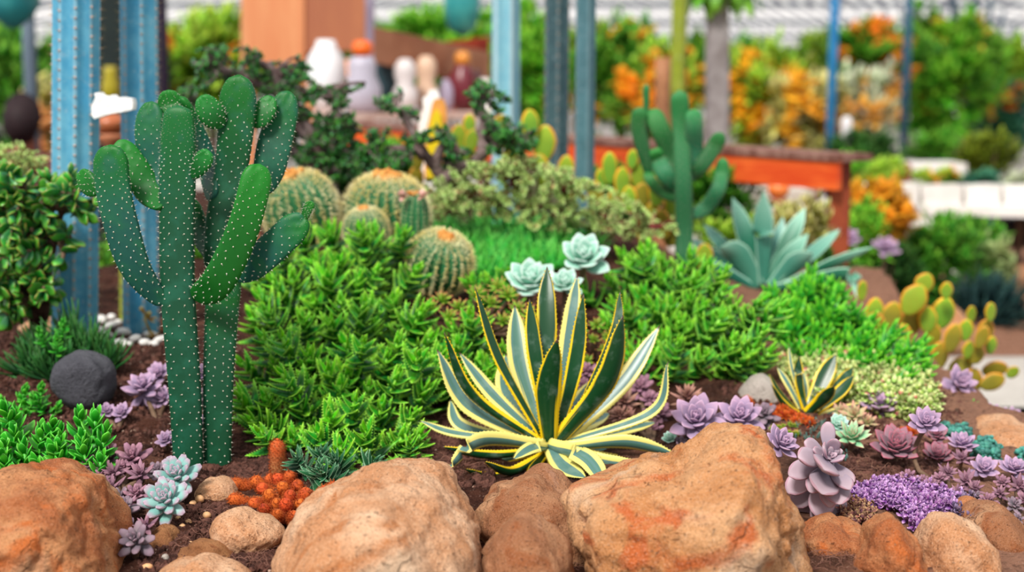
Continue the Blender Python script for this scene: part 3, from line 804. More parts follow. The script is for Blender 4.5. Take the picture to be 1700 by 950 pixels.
agave_o = thing('agave', 'large striped agave with green and yellow toothed leaves, front centre', 'agave', hit(912, 765))
agave(agave_o, ag_c, [(c2(*a), c2(*b), c2(*c), w * .4103, dy, k) for a, b, c, w, dy, k in AG], 2.55, M_agave)
part('stem', tube([at(912, 800, 2.57), at(912, 760, 2.57), at(914, 735, 2.56)], [.03, .035, .02], 12, 8), M_stem, agave_o)
dl = []
for k in range(9):
    a = random.uniform(-1, 1); P0 = at(912 + a * 30, 782, 2.52); P2 = at(912 + a * 130, 800 + random.uniform(-8, 10), 2.45 + abs(a) * .08)
    C = spline([P0, (P0 + P2) / 2 + [0, 0, .008], P2], 10); T_ = unit(np.gradient(C, axis=0)); sd = unit(np.cross(T_, [0, -.3, 1])); nn = np.cross(sd, T_)
    dl.append(strip(C, sd, nn, np.linspace(.012, .001, 10), np.full(10, .0008), .4, 6))
part('dry_leaves', join(dl), M_dryleaf, agave_o)

def c8(x, y): return (1200 + x * .3159, 420 + y * .3159)
A2 = [((400, 545), (395, 680), (430, 830), 70, 0, 'd'), ((592, 535), (530, 660), (450, 810), 96, .05, 'd'), ((585, 700), (530, 770), (430, 840), 84, -.06, 'd'), ((690, 645), (620, 730), (500, 830), 74, .0, 'd'), ((685, 600), (610, 700), (480, 820), 74, .06, 'd'),
      ((345, 490), (365, 620), (420, 800), 26, .05, 'g'), ((285, 600), (340, 690), (410, 820), 40, .05, 'g'), ((240, 630), (300, 740), (400, 840), 32, 0, 'd'), ((730, 790), (620, 825), (480, 860), 46, -.02, 'g'), ((255, 690), (320, 790), (420, 850), 30, -.04, 'd'), ((420, 620), (430, 720), (440, 830), 50, .07, 'g')]
ag2 = thing('agave', 'small striped agave with dark green yellow-edged leaves right of the big boulder top', 'agave', hit(*c8(440, 860)))
agave(ag2, c8(440, 870), [(c8(*a), c8(*b), c8(*c), w * .3159, dy, k) for a, b, c, w, dy, k in A2], 2.85, M_agave, .7, .0015, 18)

# ------------------------------------------------------------------ spiky aloe clumps
def aloe_stem(seed, L=.2, leaf_n=29, lw=.0125, ll=.058, teeth=8, tooth=.0040, taper=.72, prof='tri', e_up=.85, e_dn=.15):
    r_ = np.random.default_rng(seed); lt = leaf(1, lw / ll, .10, prof, .5, .25, 7, 6, teeth, tooth / ll)
    Rs, Ps, Ss, rs = [], [], [], []
    for i in range(leaf_n):
        q = i / (leaf_n - 1)                       # 0 bottom .. 1 tip
        z = L * q ** .85; az = i * 2.2 + r_.normal() * .15
        el = e_dn + (e_up - e_dn) * _edge(np.array(q), .3, 1.0) + .5 * _edge(np.array(q), .85, 1.0) + r_.normal() * .08
        ln = ll * (1 - .6 * max(0, q - taper) / (1 - taper)) * r_.uniform(.85, 1.1)
        d_ = np.array([math.cos(az) * math.cos(el), math.sin(az) * math.cos(el), math.sin(el)])
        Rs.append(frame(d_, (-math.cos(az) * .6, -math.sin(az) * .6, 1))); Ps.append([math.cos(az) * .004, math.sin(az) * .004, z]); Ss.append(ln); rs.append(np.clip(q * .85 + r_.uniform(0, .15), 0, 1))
    return join([rep(lt, Rs, Ps, Ss, rs), tube([[0, 0, -.02], [0, 0, L * .5], [0, 0, L * .98]], [.006, .005, .003], 6)])

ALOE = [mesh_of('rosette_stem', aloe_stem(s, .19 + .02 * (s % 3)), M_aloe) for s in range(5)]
ALOE_B = [mesh_of('rosette_stem', aloe_stem(50 + s, .17, 26, .0125, .055, 0, 0, .7, 'tri', .85, .2), M_aloe_broad) for s in range(4)]
def clump(root, pts, protos, lean=(0, -.7), spread=.6, sc=(.85, 1.15), cx=None, top=1.0):
    xs = np.array([p[0] for p in pts]); c0 = xs.mean() if cx is None else cx; hw = max(1, (xs.max() - xs.min()) / 2)
    for i, (px, py, d) in enumerate(pts):
        tip = at(px, py, d + random.uniform(-.07, .05)); u = (px - c0) / hw
        dr = unit(np.array([u * spread + random.gauss(0, .16), lean[1] + random.gauss(0, .16), top]))
        s = random.uniform(*sc); me = protos[i % len(protos)]
        Lm = .19 * s
        gz = float(ground_z(tip[0] - dr[0] * Lm, tip[1] - dr[1] * Lm))
        inst('rosette_stem', me, root, tip - dr * Lm, frame(unit(np.array([-dr[1] * .0 + random.gauss(0, .3), 1, .0])), dr) if False else stem_R(dr), s)
def stem_R(dr):
    a = random.uniform(0, 6.28); z = unit(dr); x = unit(np.cross([math.sin(a), math.cos(a), .1], z)); y = np.cross(z, x)
    return np.stack([x, y, z], -1)

def inside(x, y, poly):
    c = False; n = len(poly)
    for i in range(n):
        x1, y1 = poly[i]; x2, y2 = poly[(i + 1) % n]
        if (y1 > y) != (y2 > y) and x < (x2 - x1) * (y - y1) / (y2 - y1) + x1: c = not c
    return c
def fill(poly, dx, dy, dfun, jit=.3):
    xs = [p[0] for p in poly]; ys = [p[1] for p in poly]; pts = []; y = min(ys); k = 0
    while y <= max(ys):
        x = min(xs) + (dx / 2 if k % 2 else 0)
        while x <= max(xs):
            a, b = x + random.uniform(-jit, jit) * dx, y + random.uniform(-jit, jit) * dy
            if inside(a, b, poly): pts.append((a, b, dfun(a, b)))
            x += dx
        y += dy; k += 1
    return pts

c1 = thing('aloe_clump', 'big bushy clump of toothed bright green aloe left of the striped agave', 'aloe', hit(560, 790))
P1 = fill([(385, 500), (400, 425), (480, 400), (520, 350), (600, 345), (650, 352), (690, 400), (640, 430), (690, 450), (720, 520), (740, 600), (735, 660), (700, 730), (600, 765), (470, 750), (385, 700)], 45, 38,
          lambda x, y: float(np.interp(y, [340, 480, 620, 740], [3.3, 3.0, 2.7, 2.5])) + abs(x - 560) / 2400)
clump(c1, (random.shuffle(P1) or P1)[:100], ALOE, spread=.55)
c1b = thing('aloe_clump', 'toothed green aloe tuft between the round cactus and the striped agave tips', 'aloe', hit(760, 620))
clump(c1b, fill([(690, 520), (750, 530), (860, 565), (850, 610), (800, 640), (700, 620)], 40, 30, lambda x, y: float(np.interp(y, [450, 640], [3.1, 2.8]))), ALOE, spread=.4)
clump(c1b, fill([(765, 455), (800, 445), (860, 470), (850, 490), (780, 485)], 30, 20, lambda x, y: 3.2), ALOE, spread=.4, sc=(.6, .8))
c2_ = thing('aloe_clump', 'broad clump of toothed green aloe right of the striped agave', 'aloe', hit(1150, 655))
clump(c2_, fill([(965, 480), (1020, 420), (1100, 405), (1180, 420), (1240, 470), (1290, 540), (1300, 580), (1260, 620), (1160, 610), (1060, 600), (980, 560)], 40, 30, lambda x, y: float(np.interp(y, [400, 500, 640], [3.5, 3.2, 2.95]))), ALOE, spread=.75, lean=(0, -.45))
c3_ = thing('aloe_clump', 'smooth-leaved bright green clump between the blue agave and the mustard opuntia', 'succulent', hit(1430, 620))
clump(c3_, fill([(1250, 470), (1300, 455), (1350, 435), (1385, 445), (1430, 500), (1480, 520), (1550, 550), (1565, 610), (1500, 625), (1420, 585), (1330, 575), (1290, 540)], 30, 20, lambda x, y: float(np.interp(y, [430, 630], [3.5, 3.0]))), ALOE_B, spread=.5)
s1 = thing('aloe_plant', 'small single bright green toothed aloe star beside the broad boulder', 'aloe', hit(680, 790))
for px, py, d, dr in [(680, 742, 2.5, (0, -.35, 1)), (660, 775, 2.52, (-.8, -.3, .7)), (702, 778, 2.53, (.8, -.3, .6))]:
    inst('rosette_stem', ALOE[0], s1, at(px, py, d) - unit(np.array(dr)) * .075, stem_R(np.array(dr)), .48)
s2 = thing('aloe_plant', 'low blue-green toothed aloe sprawling behind the orange finger cactus', 'aloe', hit(520, 790))
M_aloe_dk = leafmat('bluish_aloe_leaf', '#17502f', tip='#2f7a4a', t0=.3, edge='#a9d8b0', e0=.86, e1=1, var=.4, rough=.45, nz=60)
ALOE_D = [mesh_of('rosette_stem', aloe_stem(90 + s, .10, 20, .011, .06, 9, .002, .5, 'tri', 1.0, .15), M_aloe_dk) for s in range(2)]
for i, (px, py) in enumerate([(510, 775), (535, 768), (570, 778), (525, 795), (560, 797), (600, 780)]):
    inst('rosette_stem', ALOE_D[i % 2], s2, hit(px, py + 14) , stem_R(np.array([random.uniform(-.6, .6), -.6, .7])), .62)

# ------------------------------------------------------------------ rosette succulents
def rosette_geo(n=26, R=1.0, w=.30, th=.09, prof='spoon', e0=.05, e1=1.3, bend=.5, fold=.12, inner=.3, seed=0, nt=8, K=8, jit=.08, droop=0, rise=.25):
    r_ = np.random.default_rng(seed); lt = leaf(1, w, th, prof, bend, fold, nt, K)
    Rs, Ps, Ss, rs = [], [], [], []
    for i in range(n):
        q = i / (n - 1); az = i * 2.39996 + r_.normal() * jit; el = e0 + (e1 - e0) * q ** 1.1 + r_.normal() * jit * .6
        ln = R * (1 - (1 - inner) * q ** 1.2) * r_.uniform(.92, 1.06)
        d_ = np.array([math.cos(az) * math.cos(el), math.sin(az) * math.cos(el), math.sin(el)])
        Rs.append(frame(d_, (-math.cos(az) * .8, -math.sin(az) * .8, 1))); Ps.append([0, 0, R * rise * (q - .5)]); Ss.append(ln); rs.append(r_.random())
    for i in range(droop):
        az = i * 2.39996; el = -.35 - .9 * i / max(1, droop)
        d_ = np.array([math.cos(az) * math.cos(el), math.sin(az) * math.cos(el), math.sin(el)])
        Rs.append(frame(d_, (-math.cos(az), -math.sin(az), 1))); Ps.append([0, 0, -R * rise * .5 - R * .25 * i / droop]); Ss.append(R * r_.uniform(.8, 1)); rs.append(r_.random())
    return rep(lt, Rs, Ps, Ss, rs)

KIND = {
    'lilac': (lambda s: rosette_geo(26, 1, .27, .07, 'spoon', .0, 1.35, .55, .16, .28, s), M_lilac),
    'lilac_tall': (lambda s: rosette_geo(22, 1, .25, .09, 'spoon', .2, 1.35, .3, .16, .35, s, droop=9, rise=.4), M_lilac),
    'mauve': (lambda s: rosette_geo(24, 1, .22, .11, 'bean', .1, 1.35, .3, .08, .3, s, rise=.4), M_mauve),
    'ghost': (lambda s: rosette_geo(20, 1, .24, .10, 'lance', .0, 1.3, .4, .12, .3, s, rise=.3), M_mauve),
    'pink': (lambda s: rosette_geo(40, 1, .27, .06, 'spoon', .05, 1.4, .6, .2, .25, s), M_pink),
    'brown': (lambda s: rosette_geo(34, 1, .17, .08, 'lance', .05, 1.4, .35, .1, .35, s, rise=.5), M_brown),
    'grey': (lambda s: rosette_geo(18, 1, .26, .12, 'bean', -.1, 1.2, .3, .08, .35, s, rise=.4), M_grey),
    'ice': (lambda s: rosette_geo(30, 1, .24, .13, 'bean', .0, 1.35, .35, .05, .32, s, rise=.45, jit=.05), M_ice),
    'mint': (lambda s: rosette_geo(26, 1, .34, .07, 'spoon', .1, 1.4, .6, .18, .3, s), M_mint),
    'lime': (lambda s: rosette_geo(28, 1, .28, .08, 'lance', .1, 1.35, .4, .15, .3, s), M_lime),
    'peach': (lambda s: rosette_geo(26, 1, .26, .07, 'lance', .1, 1.35, .4, .15, .3, s), M_peach),
    'redtip': (lambda s: rosette_geo(22, 1, .15, .07, 'lance', .2, 1.4, .2, .1, .5, s), M_redtip),
    'grass': (lambda s: rosette_geo(20, 1, .16, .07, 'lance', .2, 1.4, .2, .1, .5, s), M_kal),
}
_proto = {}
def proto(kind, v=0):
    k = (kind, v % 3)
    if k not in _proto:
        _proto[k] = mesh_of('leaf_rosette', KIND[kind][0](v % 3 + 11), KIND[kind][1])
    return _proto[k]

def tilt_R(tx, ty):
    """axis leaning sideways by tx and towards the path by ty (radians), turned at random"""
    z = unit(np.array([math.sin(tx), -math.sin(ty), math.cos(ty)])); return stem_R(z)

def ros_pos(px, py, w, d=None, ty=.7):
    if d is None:
        p = hit(px, py + w * .42); r = M(w, p[1]) / 2
        q = at(px, py, p[1] - r * .2)
        return q, r, p
    q = at(px, py, d); return q, M(w, d) / 2, np.array([q[0], q[1], float(ground_z(q[0], q[1]))])

def rosette(kind, px, py, w, label, tx=0, ty=.65, d=None, stem=None, cat='succulent', name='rosette_succulent', group=None):
    q, r, p = ros_pos(px, py, w, d)
    t = thing(name, label, cat, p, group)
    R_ = tilt_R(tx, ty)
    inst('leaf_rosette', proto(kind, int(px)), t, q, R_, r * 1.08)
    ax = R_[:, 2]
    g = stem or [q - ax * r * .25, q - ax * r * .5 + [0, 0, -r * .3], [p[0], p[1] + .01, min(p[2], q[2] - r * .3) - .01]]
    part('stem', tube(g, [r * .14, r * .12, r * .12][:len(g)] if len(g) == 3 else [r * .12] * len(g), 7, 9), M_stem, t)
    return t

def many(kind_list, label, cat='succulent', name='branching_succulent', base=None, d=None, ty=.6):
    """one branching plant carrying several rosettes"""
    b = hit(*base); t = thing(name, label, cat, b); st = []
    for it in kind_list:
        kind, px, py, w = it[:4]; dd = it[4] if len(it) > 4 else d
        w = w * (1.2 if kind in ('mauve', 'ghost', 'grey') and px < 260 else 1); q, r, p = ros_pos(px, py, w, dd); R_ = tilt_R(random.uniform(-.4, .4), ty + random.uniform(-.3, .3))
        inst('leaf_rosette', proto(kind, int(px + py)), t, q, R_, r * 1.08)
        mid = (q + b) / 2; mid[2] = min(mid[2], q[2]) - .005
        st.append(tube([q - R_[:, 2] * r * .2, q - R_[:, 2] * r * .6, mid, b + [0, 0, -.01]], [.0035, .004, .005, .006], 6, 12))
    part('branches', join(st), M_stem, t)
    return t

# left side
many([('lilac_tall', 239, 645, 72), ('lilac', 264, 622, 56), ('lilac', 272, 660, 44)], 'lilac rosette succulent with a large head against the left cactus stem', base=(262, 700))
many([('lilac', 203, 686, 42), ('lilac', 177, 684, 40)], 'pair of small lilac rosettes in the soil left of the large lilac head', base=(195, 712))
rosette('lilac', 276, 731, 42, 'single small lilac rosette low beside the left cactus stem, above the pale blue ones')
many([('lilac', 334, 622, 44, 2.66), ('grey', 336, 662, 46, 2.64), ('lilac', 334, 700, 34, 2.6)], 'lilac rosettes showing between the two cactus stems', base=(335, 735))
many([('mauve', 221, 762, 58), ('mauve', 180, 757, 44), ('mauve', 155, 774, 42), ('ghost', 233, 788, 52), ('ghost', 188, 786, 46), ('mauve', 205, 778, 36), ('mauve', 168, 790, 34)],
     'upper mauve many-headed succulent between the left boulder and the lilac rosettes', base=(200, 815))
many([('ghost', 184, 810, 50), ('mauve', 226, 822, 44), ('grey', 206, 848, 56), ('ghost', 214, 838, 40), ('grey', 200, 826, 38)], 'middle mauve-grey many-headed succulent beside the left boulder', base=(205, 872))
many([('ghost', 240, 876, 46), ('grey', 226, 898, 62), ('grey', 212, 880, 38)], 'lowest grey-mauve rosettes hanging beside the left boulder', base=(225, 925))
rosette('ice', 294, 792, 88, 'pale blue fleshy rosette with mauve tips, the upper one by the left cactus stem', ty=.75)
rosette('ice', 275, 832, 92, 'pale blue fleshy rosette in front, lower one beside the honey pebbles', ty=.8)
rosette('grey', 262, 784, 50, 'mauve-leaved rosette tucked behind the two pale blue rosettes')
# mid pale rosettes
rosette('mint', 968, 430, 96, 'powdery pale green rosette, highest of the three behind the striped agave', d=3.25, ty=.7)
rosette('mint', 880, 470, 100, 'powdery pale green rosette, leftmost of the three behind the striped agave', d=3.15, ty=.6)
rosette('mint', 938, 474, 66, 'smallest powdery pale green rosette between the two bigger ones', d=3.1, ty=.6)
many([('redtip', x, y, 44, 2.97 + (520 - y) * .002) for x, y in [(735, 500), (762, 512), (790, 490), (815, 505), (842, 492), (860, 515), (775, 530), (745, 528), (805, 530), (835, 535), (870, 545), (715, 512), (828, 478), (880, 525)]],
     'carpet of pink-tipped green rosettes behind the left leaves of the striped agave', base=(800, 560))
many([('redtip', x, y, 34, 2.95) for x, y in [(965, 545), (985, 565), (1005, 580), (990, 540), (960, 580), (1010, 560), (975, 600)]], 'small group of pink-tipped green rosettes behind the right leaves of the striped agave', base=(985, 620))
many([('mauve', 973, 618, 46, 2.85), ('mauve', 968, 640, 34, 2.82)], 'mauve rosette seen between the upright leaves of the striped agave', base=(975, 650))
many([('brown', 1036, 668, 66, 2.78), ('brown', 1042, 695, 50, 2.74), ('brown', 1028, 690, 44, 2.74)], 'brownish pink many-leaved rosettes just right of the striped agave leaves', base=(1040, 720))
many([('mauve', 1062, 645, 56, 2.88), ('mauve', 1094, 688, 58, 2.78), ('mauve', 1078, 664, 40, 2.82), ('mauve', 1085, 716, 46, 2.7), ('mauve', 1062, 706, 42, 2.7)], 'dusty mauve rosettes above the right tips of the striped agave', base=(1080, 735))
rosette('brown', 1141, 660, 66, 'olive brown dense rosette at the foot of the right aloe clump', ty=.4)
rosette('mint', 1112, 730, 34, 'tiny pale blue rosette under the large lilac one near the agave tips', d=2.62)
rosette('lilac', 1155, 700, 106, 'large lilac rosette left of the big boulder top', d=2.6, ty=.75, tx=-.1)
many([('grey', 1150, 728, 64, 2.63), ('grey', 1130, 742, 44, 2.6)], 'dark grey-violet lower leaves under the large lilac rosette', base=(1150, 755))
rosette('lilac', 1228, 694, 90, 'lilac rosette directly behind the top of the big boulder', d=2.62, ty=.7)
rosette('grey', 1268, 690, 58, 'greyer lilac rosette beside the orange tufts', d=2.72)
rosette('lilac', 1296, 738, 74, 'purple tilted rosette on the right edge of the big boulder top', d=2.42, tx=.5, ty=.7)

# the big pale paddle-leaved rosette
def big_paddle():
    d = 2.28; c = at(1376, 760, d); t = thing('rosette_succulent', 'biggest pale pink-grey paddle-leaved rosette hanging over the flat rusty slab', 'succulent', hit(1376, 840))
    lt = leaf(1, .24, .055, 'paddle', .35, .22, 14, 12)
    def c7(x, y): return 1280 + x * .3263, 640 + y * .3263
    L = [((280, 185), .02, .30), ((330, 255), -.02, .28), ((145, 290), -.02, .30), ((100, 385), -.06, .26), ((235, 470), -.10, .34), ((70, 470), -.03, .27), ((75, 545), .0, .30), ((235, 595), -.09, .34), ((345, 640), -.07, .34),
         ((430, 520), -.06, .20), ((405, 570), -.08, .22), ((375, 400), -.05, .34), ((235, 320), -.05, .3), ((120, 610), .02, .3), ((140, 720), .04, .28), ((235, 680), -.02, .36), ((265, 750), .0, .36), ((340, 690), .0, .28), ((365, 330), .0, .3), ((190, 330), -.03, .22), ((180, 560), -.04, .3), ((290, 640), -.04, .3)]
    for i, (tp, dy, w) in enumerate(L):
        q = at(*c7(*tp), d + dy); low = max(0, (c7(*tp)[1] - 800) / 90)
        b = c + np.array([0, .012 * low, -.028 * low]); v = q - b; ln = np.linalg.norm(v)
        up = np.array([0, -1, .45]) if v[2] < 0 else np.array([0, -1.0, .6])
        Rm = frame(v, up)
        wl = min(max(ln, .001), .12)
        part('leaf', xf((lt[0] * np.array([ln * w / .26 * .78 if ln > .05 else ln, ln, ln]), lt[1], lt[2], lt[3]), Rm, b, 1, r=random.random()), M_paddle, t)
    inst('heart', mesh_of('heart', rosette_geo(12, 1, .3, .12, 'bean', .4, 1.4, .3, .1, .4, 5), M_paddle), t, c + [0, -.012, .004], tilt_R(0, 1.0), .024)
    part('stem', tube([c + [0, .02, 0], c + [0, .05, -.05], hit(1376, 850) + [0, .02, -.01]], .008, 8, 8), M_stem, t)
big_paddle()

# right-hand group
rosette('lilac_tall', 1462, 674, 72, 'tall mauve rosette with drooping lower leaves in front of the cream groundcover', d=2.85, ty=.35)
rosette('lime', 1415, 727, 70, 'pale green rosette with pink edges next to the big pale paddle-leaved one', ty=.6)
rosette('mint', 1392, 706, 44, 'whitish open rosette just above the pale green pink-edged one', d=2.66)
many([('peach', 1418, 690, 56, 2.75), ('peach', 1395, 684, 40, 2.78), ('peach', 1440, 702, 44, 2.74)], 'peach and cream rosettes in front of the small striped agave', base=(1420, 715))
rosette('pink', 1487, 744, 92, 'mauve cabbage-like rosette with pink leaf edges in the middle of the right slope', ty=.55, d=2.55)
rosette('pink', 1556, 758, 62, 'reddish mauve rosette right of the bare curved stem', ty=.5, d=2.6)
q0 = at(1537, 705, 2.55)
rosette('lilac', 1537, 703, 68, 'pale lilac rosette raised on a bare curved stem', d=2.5, ty=.7,
        stem=[at(1537, 712, 2.51), at(1524, 730, 2.53), at(1518, 755, 2.53), at(1524, 780, 2.5), at(1548, 798, 2.47), at(1562, 812, 2.46)])
rosette('pink', 1553, 722, 48, 'dusky red rosette behind the raised pale lilac one', d=2.64)
rosette('lilac', 1597, 738, 62, 'open pink-leaved rosette beside the blue-green bead plant', d=2.6, ty=.3)
rosette('ghost', 1597, 762, 48, 'dark mauve rosette below the open pink-leaved one', ty=.5)
rosette('lilac', 1633, 780, 60, 'lilac rosette with spread leaves in front of the smaller rim rock', d=2.5)
rosette('lilac', 1684, 780, 62, 'bluish lilac rosette at the right edge below the rim rocks', d=2.5, ty=.4)
many([('ghost', 1574, 786, 42), ('ghost', 1604, 800, 54), ('mauve', 1508, 793, 38), ('ghost', 1547, 806, 32), ('mauve', 1560, 796, 34), ('ghost', 1590, 818, 36), ('ghost', 1618, 812, 42), ('mauve', 1530, 800, 30)],
     'spreading dark mauve rosettes above the purple flower carpet', base=(1580, 830))
many([('mauve', 1640, 832, 36), ('ghost', 1660, 820, 38), ('grey', 1622, 826, 30), ('mauve', 1650, 845, 30)], 'small mauve rosettes above the bottom right boulder', base=(1645, 850))
many([('ghost', 1692, 808, 52), ('grey', 1684, 840, 38), ('grey', 1690, 862, 28), ('mauve', 1664, 802, 34), ('mauve', 1700, 830, 34)], 'dusky rosettes at the right edge under the bluish lilac one', base=(1690, 868))
many([('lilac_tall', 1592, 640, 76, 3.1), ('grey', 1570, 668, 54, 3.08), ('grey', 1600, 676, 50, 3.06)], 'large violet rosette cluster below the mustard opuntia', base=(1585, 700))
many([('lilac_tall', 1648, 690, 54, 2.98), ('lilac', 1625, 700, 40, 2.96), ('lilac', 1682, 694, 44, 3.02)], 'soft-focus lilac rosettes behind the wide rim rock', base=(1650, 715))
many([('grass', 1615, 680, 44, 3.0), ('grass', 1600, 690, 32, 2.98), ('grass', 1632, 692, 30, 2.98)], 'bright green leafy tuft beside the violet rosette cluster', base=(1615, 705))

# orange and green small sedums
M_orange = leafmat('orange_spiny_skin', '#b8481a', tip='#c8591e', t0=.3, var=.35, rough=.8, nz=120, nzc='#8e3412', alt='#a84a1a', bump=.6)
M_orange_pale = leafmat('pale_orange_skin', '#c98a54', tip='#cc5f22', t0=.45, t1=.9, var=.2, rough=.8, nz=120, nzc='#b06a3a', bump=.6)
M_oneedle = plain('rusty_needle', '#e07a3a', '#a84418', rough=.7)
def tuft(label, pts, kind, sz, name='low_succulent', cat='succulent', base=None):
    t = thing(name, label, cat, hit(*(base or pts[len(pts) // 2])))
    for (x, y) in pts:
        p = hit(x, y + sz * .3); r = M(sz, p[1]) / 2
        inst('shoot', kind, t, p + [0, 0, r * .5], tilt_R(random.uniform(-.4, .4), random.uniform(0, .8)), r)
ME_or = mesh_of('shoot', rosette_geo(40, 1, .10, .08, 'lance', .2, 1.5, .1, 0, .7, 3), leafmat('rust_orange_leaf', '#c4501a', tip='#de6a22', var=.5, rough=.7))
def rpts(x0, y0, x1, y1, n): return [(random.uniform(x0, x1), random.uniform(y0, y1)) for _ in range(n)]
tuft('rust orange furry tufts between the lilac rosettes and the small striped agave', [(1278, 680), (1290, 684), (1302, 690), (1314, 688), (1326, 694), (1338, 698), (1300, 680), (1285, 692), (1320, 700), (1346, 702)], ME_or, 30)
tuft('single rust orange tuft at the foot of the pale grey boulder', [(1240, 664), (1243, 668)], ME_or, 24)
tuft('orange tuft behind the pink-edged cabbage-like rosette', [(1506, 715), (1516, 718), (1498, 716)], ME_or, 24)
ME_gr = proto('redtip', 1)
tuft('green and red-tipped low sedum under the rust orange tufts', rpts(1282, 700, 1325, 722, 18), ME_gr, 20)
ME_bl = mesh_of('shoot', aloe_stem(77, 1.6, 40, .07, .34, 0, 0, .7, 'lance', 1.1, .5), leafmat('blue_spiky_shoot', '#4e8f86', tip='#a9cfc6', var=.4, rough=.5))
tuft('blue-green shoots with white flecks behind the biggest pale rosette', rpts(1318, 700, 1372, 735, 34), ME_bl, 15)
tuft('blue-green shoots at the right side of the biggest pale rosette', rpts(1385, 735, 1412, 770, 12), ME_bl, 15)

def beads(label, pts):
    ce = []
    for x, y in pts:
        p = hit(x, y + 4)
        for _ in range(9): ce.append(p + np.array([random.gauss(0, .008), random.gauss(0, .008), random.uniform(0, .018)]))
    R_ = [rot(*[random.uniform(0, 6) for _ in range(3)]) for _ in ce]
    single('bead_sedum', rep(ICO[2], R_, ce, [[s, s, s * 1.3] for s in rng.uniform(.0035, .0055, len(ce))]), leafmat('bead_leaf', '#2f6f66', tip='#5fa396', var=.5, rough=.5, alt='#3f8a7c'), label, 'succulent')
beads('blue-green bead-leaved plant at the edge of the wide rim rock', rpts(1618, 735, 1652, 762, 22))
beads('blue-green bead-leaved plant behind the open pink-leaved rosette', rpts(1568, 712, 1605, 730, 20))
beads('dark blue-green bead-leaved plant cut by the right edge', rpts(1695, 752, 1712, 766, 8))

# purple flower carpet
def carpet(name, label, cat, poly, step, mats, g, sz, dz=.012, kind='stuff', up=.35):
    pts = []
    xs = [p[0] for p in poly]; ys = [p[1] for p in poly]
    while len(pts) < step:
        a, b = random.uniform(min(xs), max(xs)), random.uniform(min(ys), max(ys))
        if inside(a, b, poly): pts.append(hit(a, b))
    P = np.array(pts); P[:, 2] += rng.uniform(0, dz, len(P))
    dirs = unit(rng.standard_normal((len(P), 3)) * .8 + [0, -up, up + .3])
    single(name, rep(g, frame(dirs, (0, -.4, 1)), P, rng.uniform(.6, 1.3, len(P)) * sz), mats, label, cat, kind=kind)
    return P
lf = leaf(1, .38, .06, 'round', .5, .2, 5, 6)
M_purple = leafmat('purple_petal', '#86449a', tip='#c69acb', t0=.2, var=.9, rough=.6, alt='#5a2c74')
carpet('purple_groundcover', 'bright purple flowering groundcover spilling between the front right rocks', 'flowers',
       [(1405, 835), (1450, 810), (1500, 806), (1560, 822), (1600, 832), (1585, 856), (1548, 860), (1550, 885), (1530, 898), (1512, 880), (1490, 852), (1440, 848)], 4200, M_purple, lf, .0085, .02)
M_purple_dk = leafmat('dusky_violet_leaf', '#4a3a58', tip='#7d6a8c', t0=.2, var=.6, rough=.6, alt='#5f4a5c')
carpet('dusky_groundcover', 'dusky violet end of the groundcover on the round tan rock', 'groundcover', [(1575, 838), (1610, 836), (1636, 862), (1634, 885), (1610, 880), (1580, 862)], 900, M_purple_dk, lf, .0085, .02)
carpet('dry_groundcover', 'withered brown and maroon groundcover right of the biggest pale rosette', 'groundcover', [(1388, 850), (1420, 842), (1452, 855), (1448, 880), (1400, 884)], 900, leafmat('withered_leaf', '#6b4048', tip='#b08a66', var=.7, rough=.8, alt='#8a5a4a'), lf, .008, .02)
M_crm2 = leafmat('cream_green_leaf', '#8db048', tip='#dbe29c', t0=.3, var=.6, rough=.5, alt='#a84e50', altr=(.84, .9))
carpet('cream_groundcover', 'cream and green small-leaved groundcover between the small agave and the violet rosettes', 'groundcover',
       [(1330, 625), (1370, 600), (1450, 610), (1530, 640), (1560, 680), (1550, 715), (1490, 700), (1440, 690), (1400, 680), (1350, 690)], 5200, M_crm2, lf, .013, .05)
carpet('cream_groundcover', 'small patch of cream and green groundcover left of the small agave leaves', 'groundcover', [(1285, 600), (1335, 595), (1340, 640), (1300, 645)], 700, M_crm2, lf, .012, .04)
gl = leaf(1, .055, .03, 'needle', .5, .1, 6, 4)
def grass_patch():
    P = carpet('grassy_sedum', 'dense patch of bright green fine-bladed succulent behind the pale rosettes', 'groundcover', [(700, 400), (740, 375), (860, 372), (960, 390), (1010, 410), (960, 450), (900, 460), (830, 470), (760, 470), (700, 440)], 2600, M_grass, gl, .055, .03, up=.0)
grass_patch()

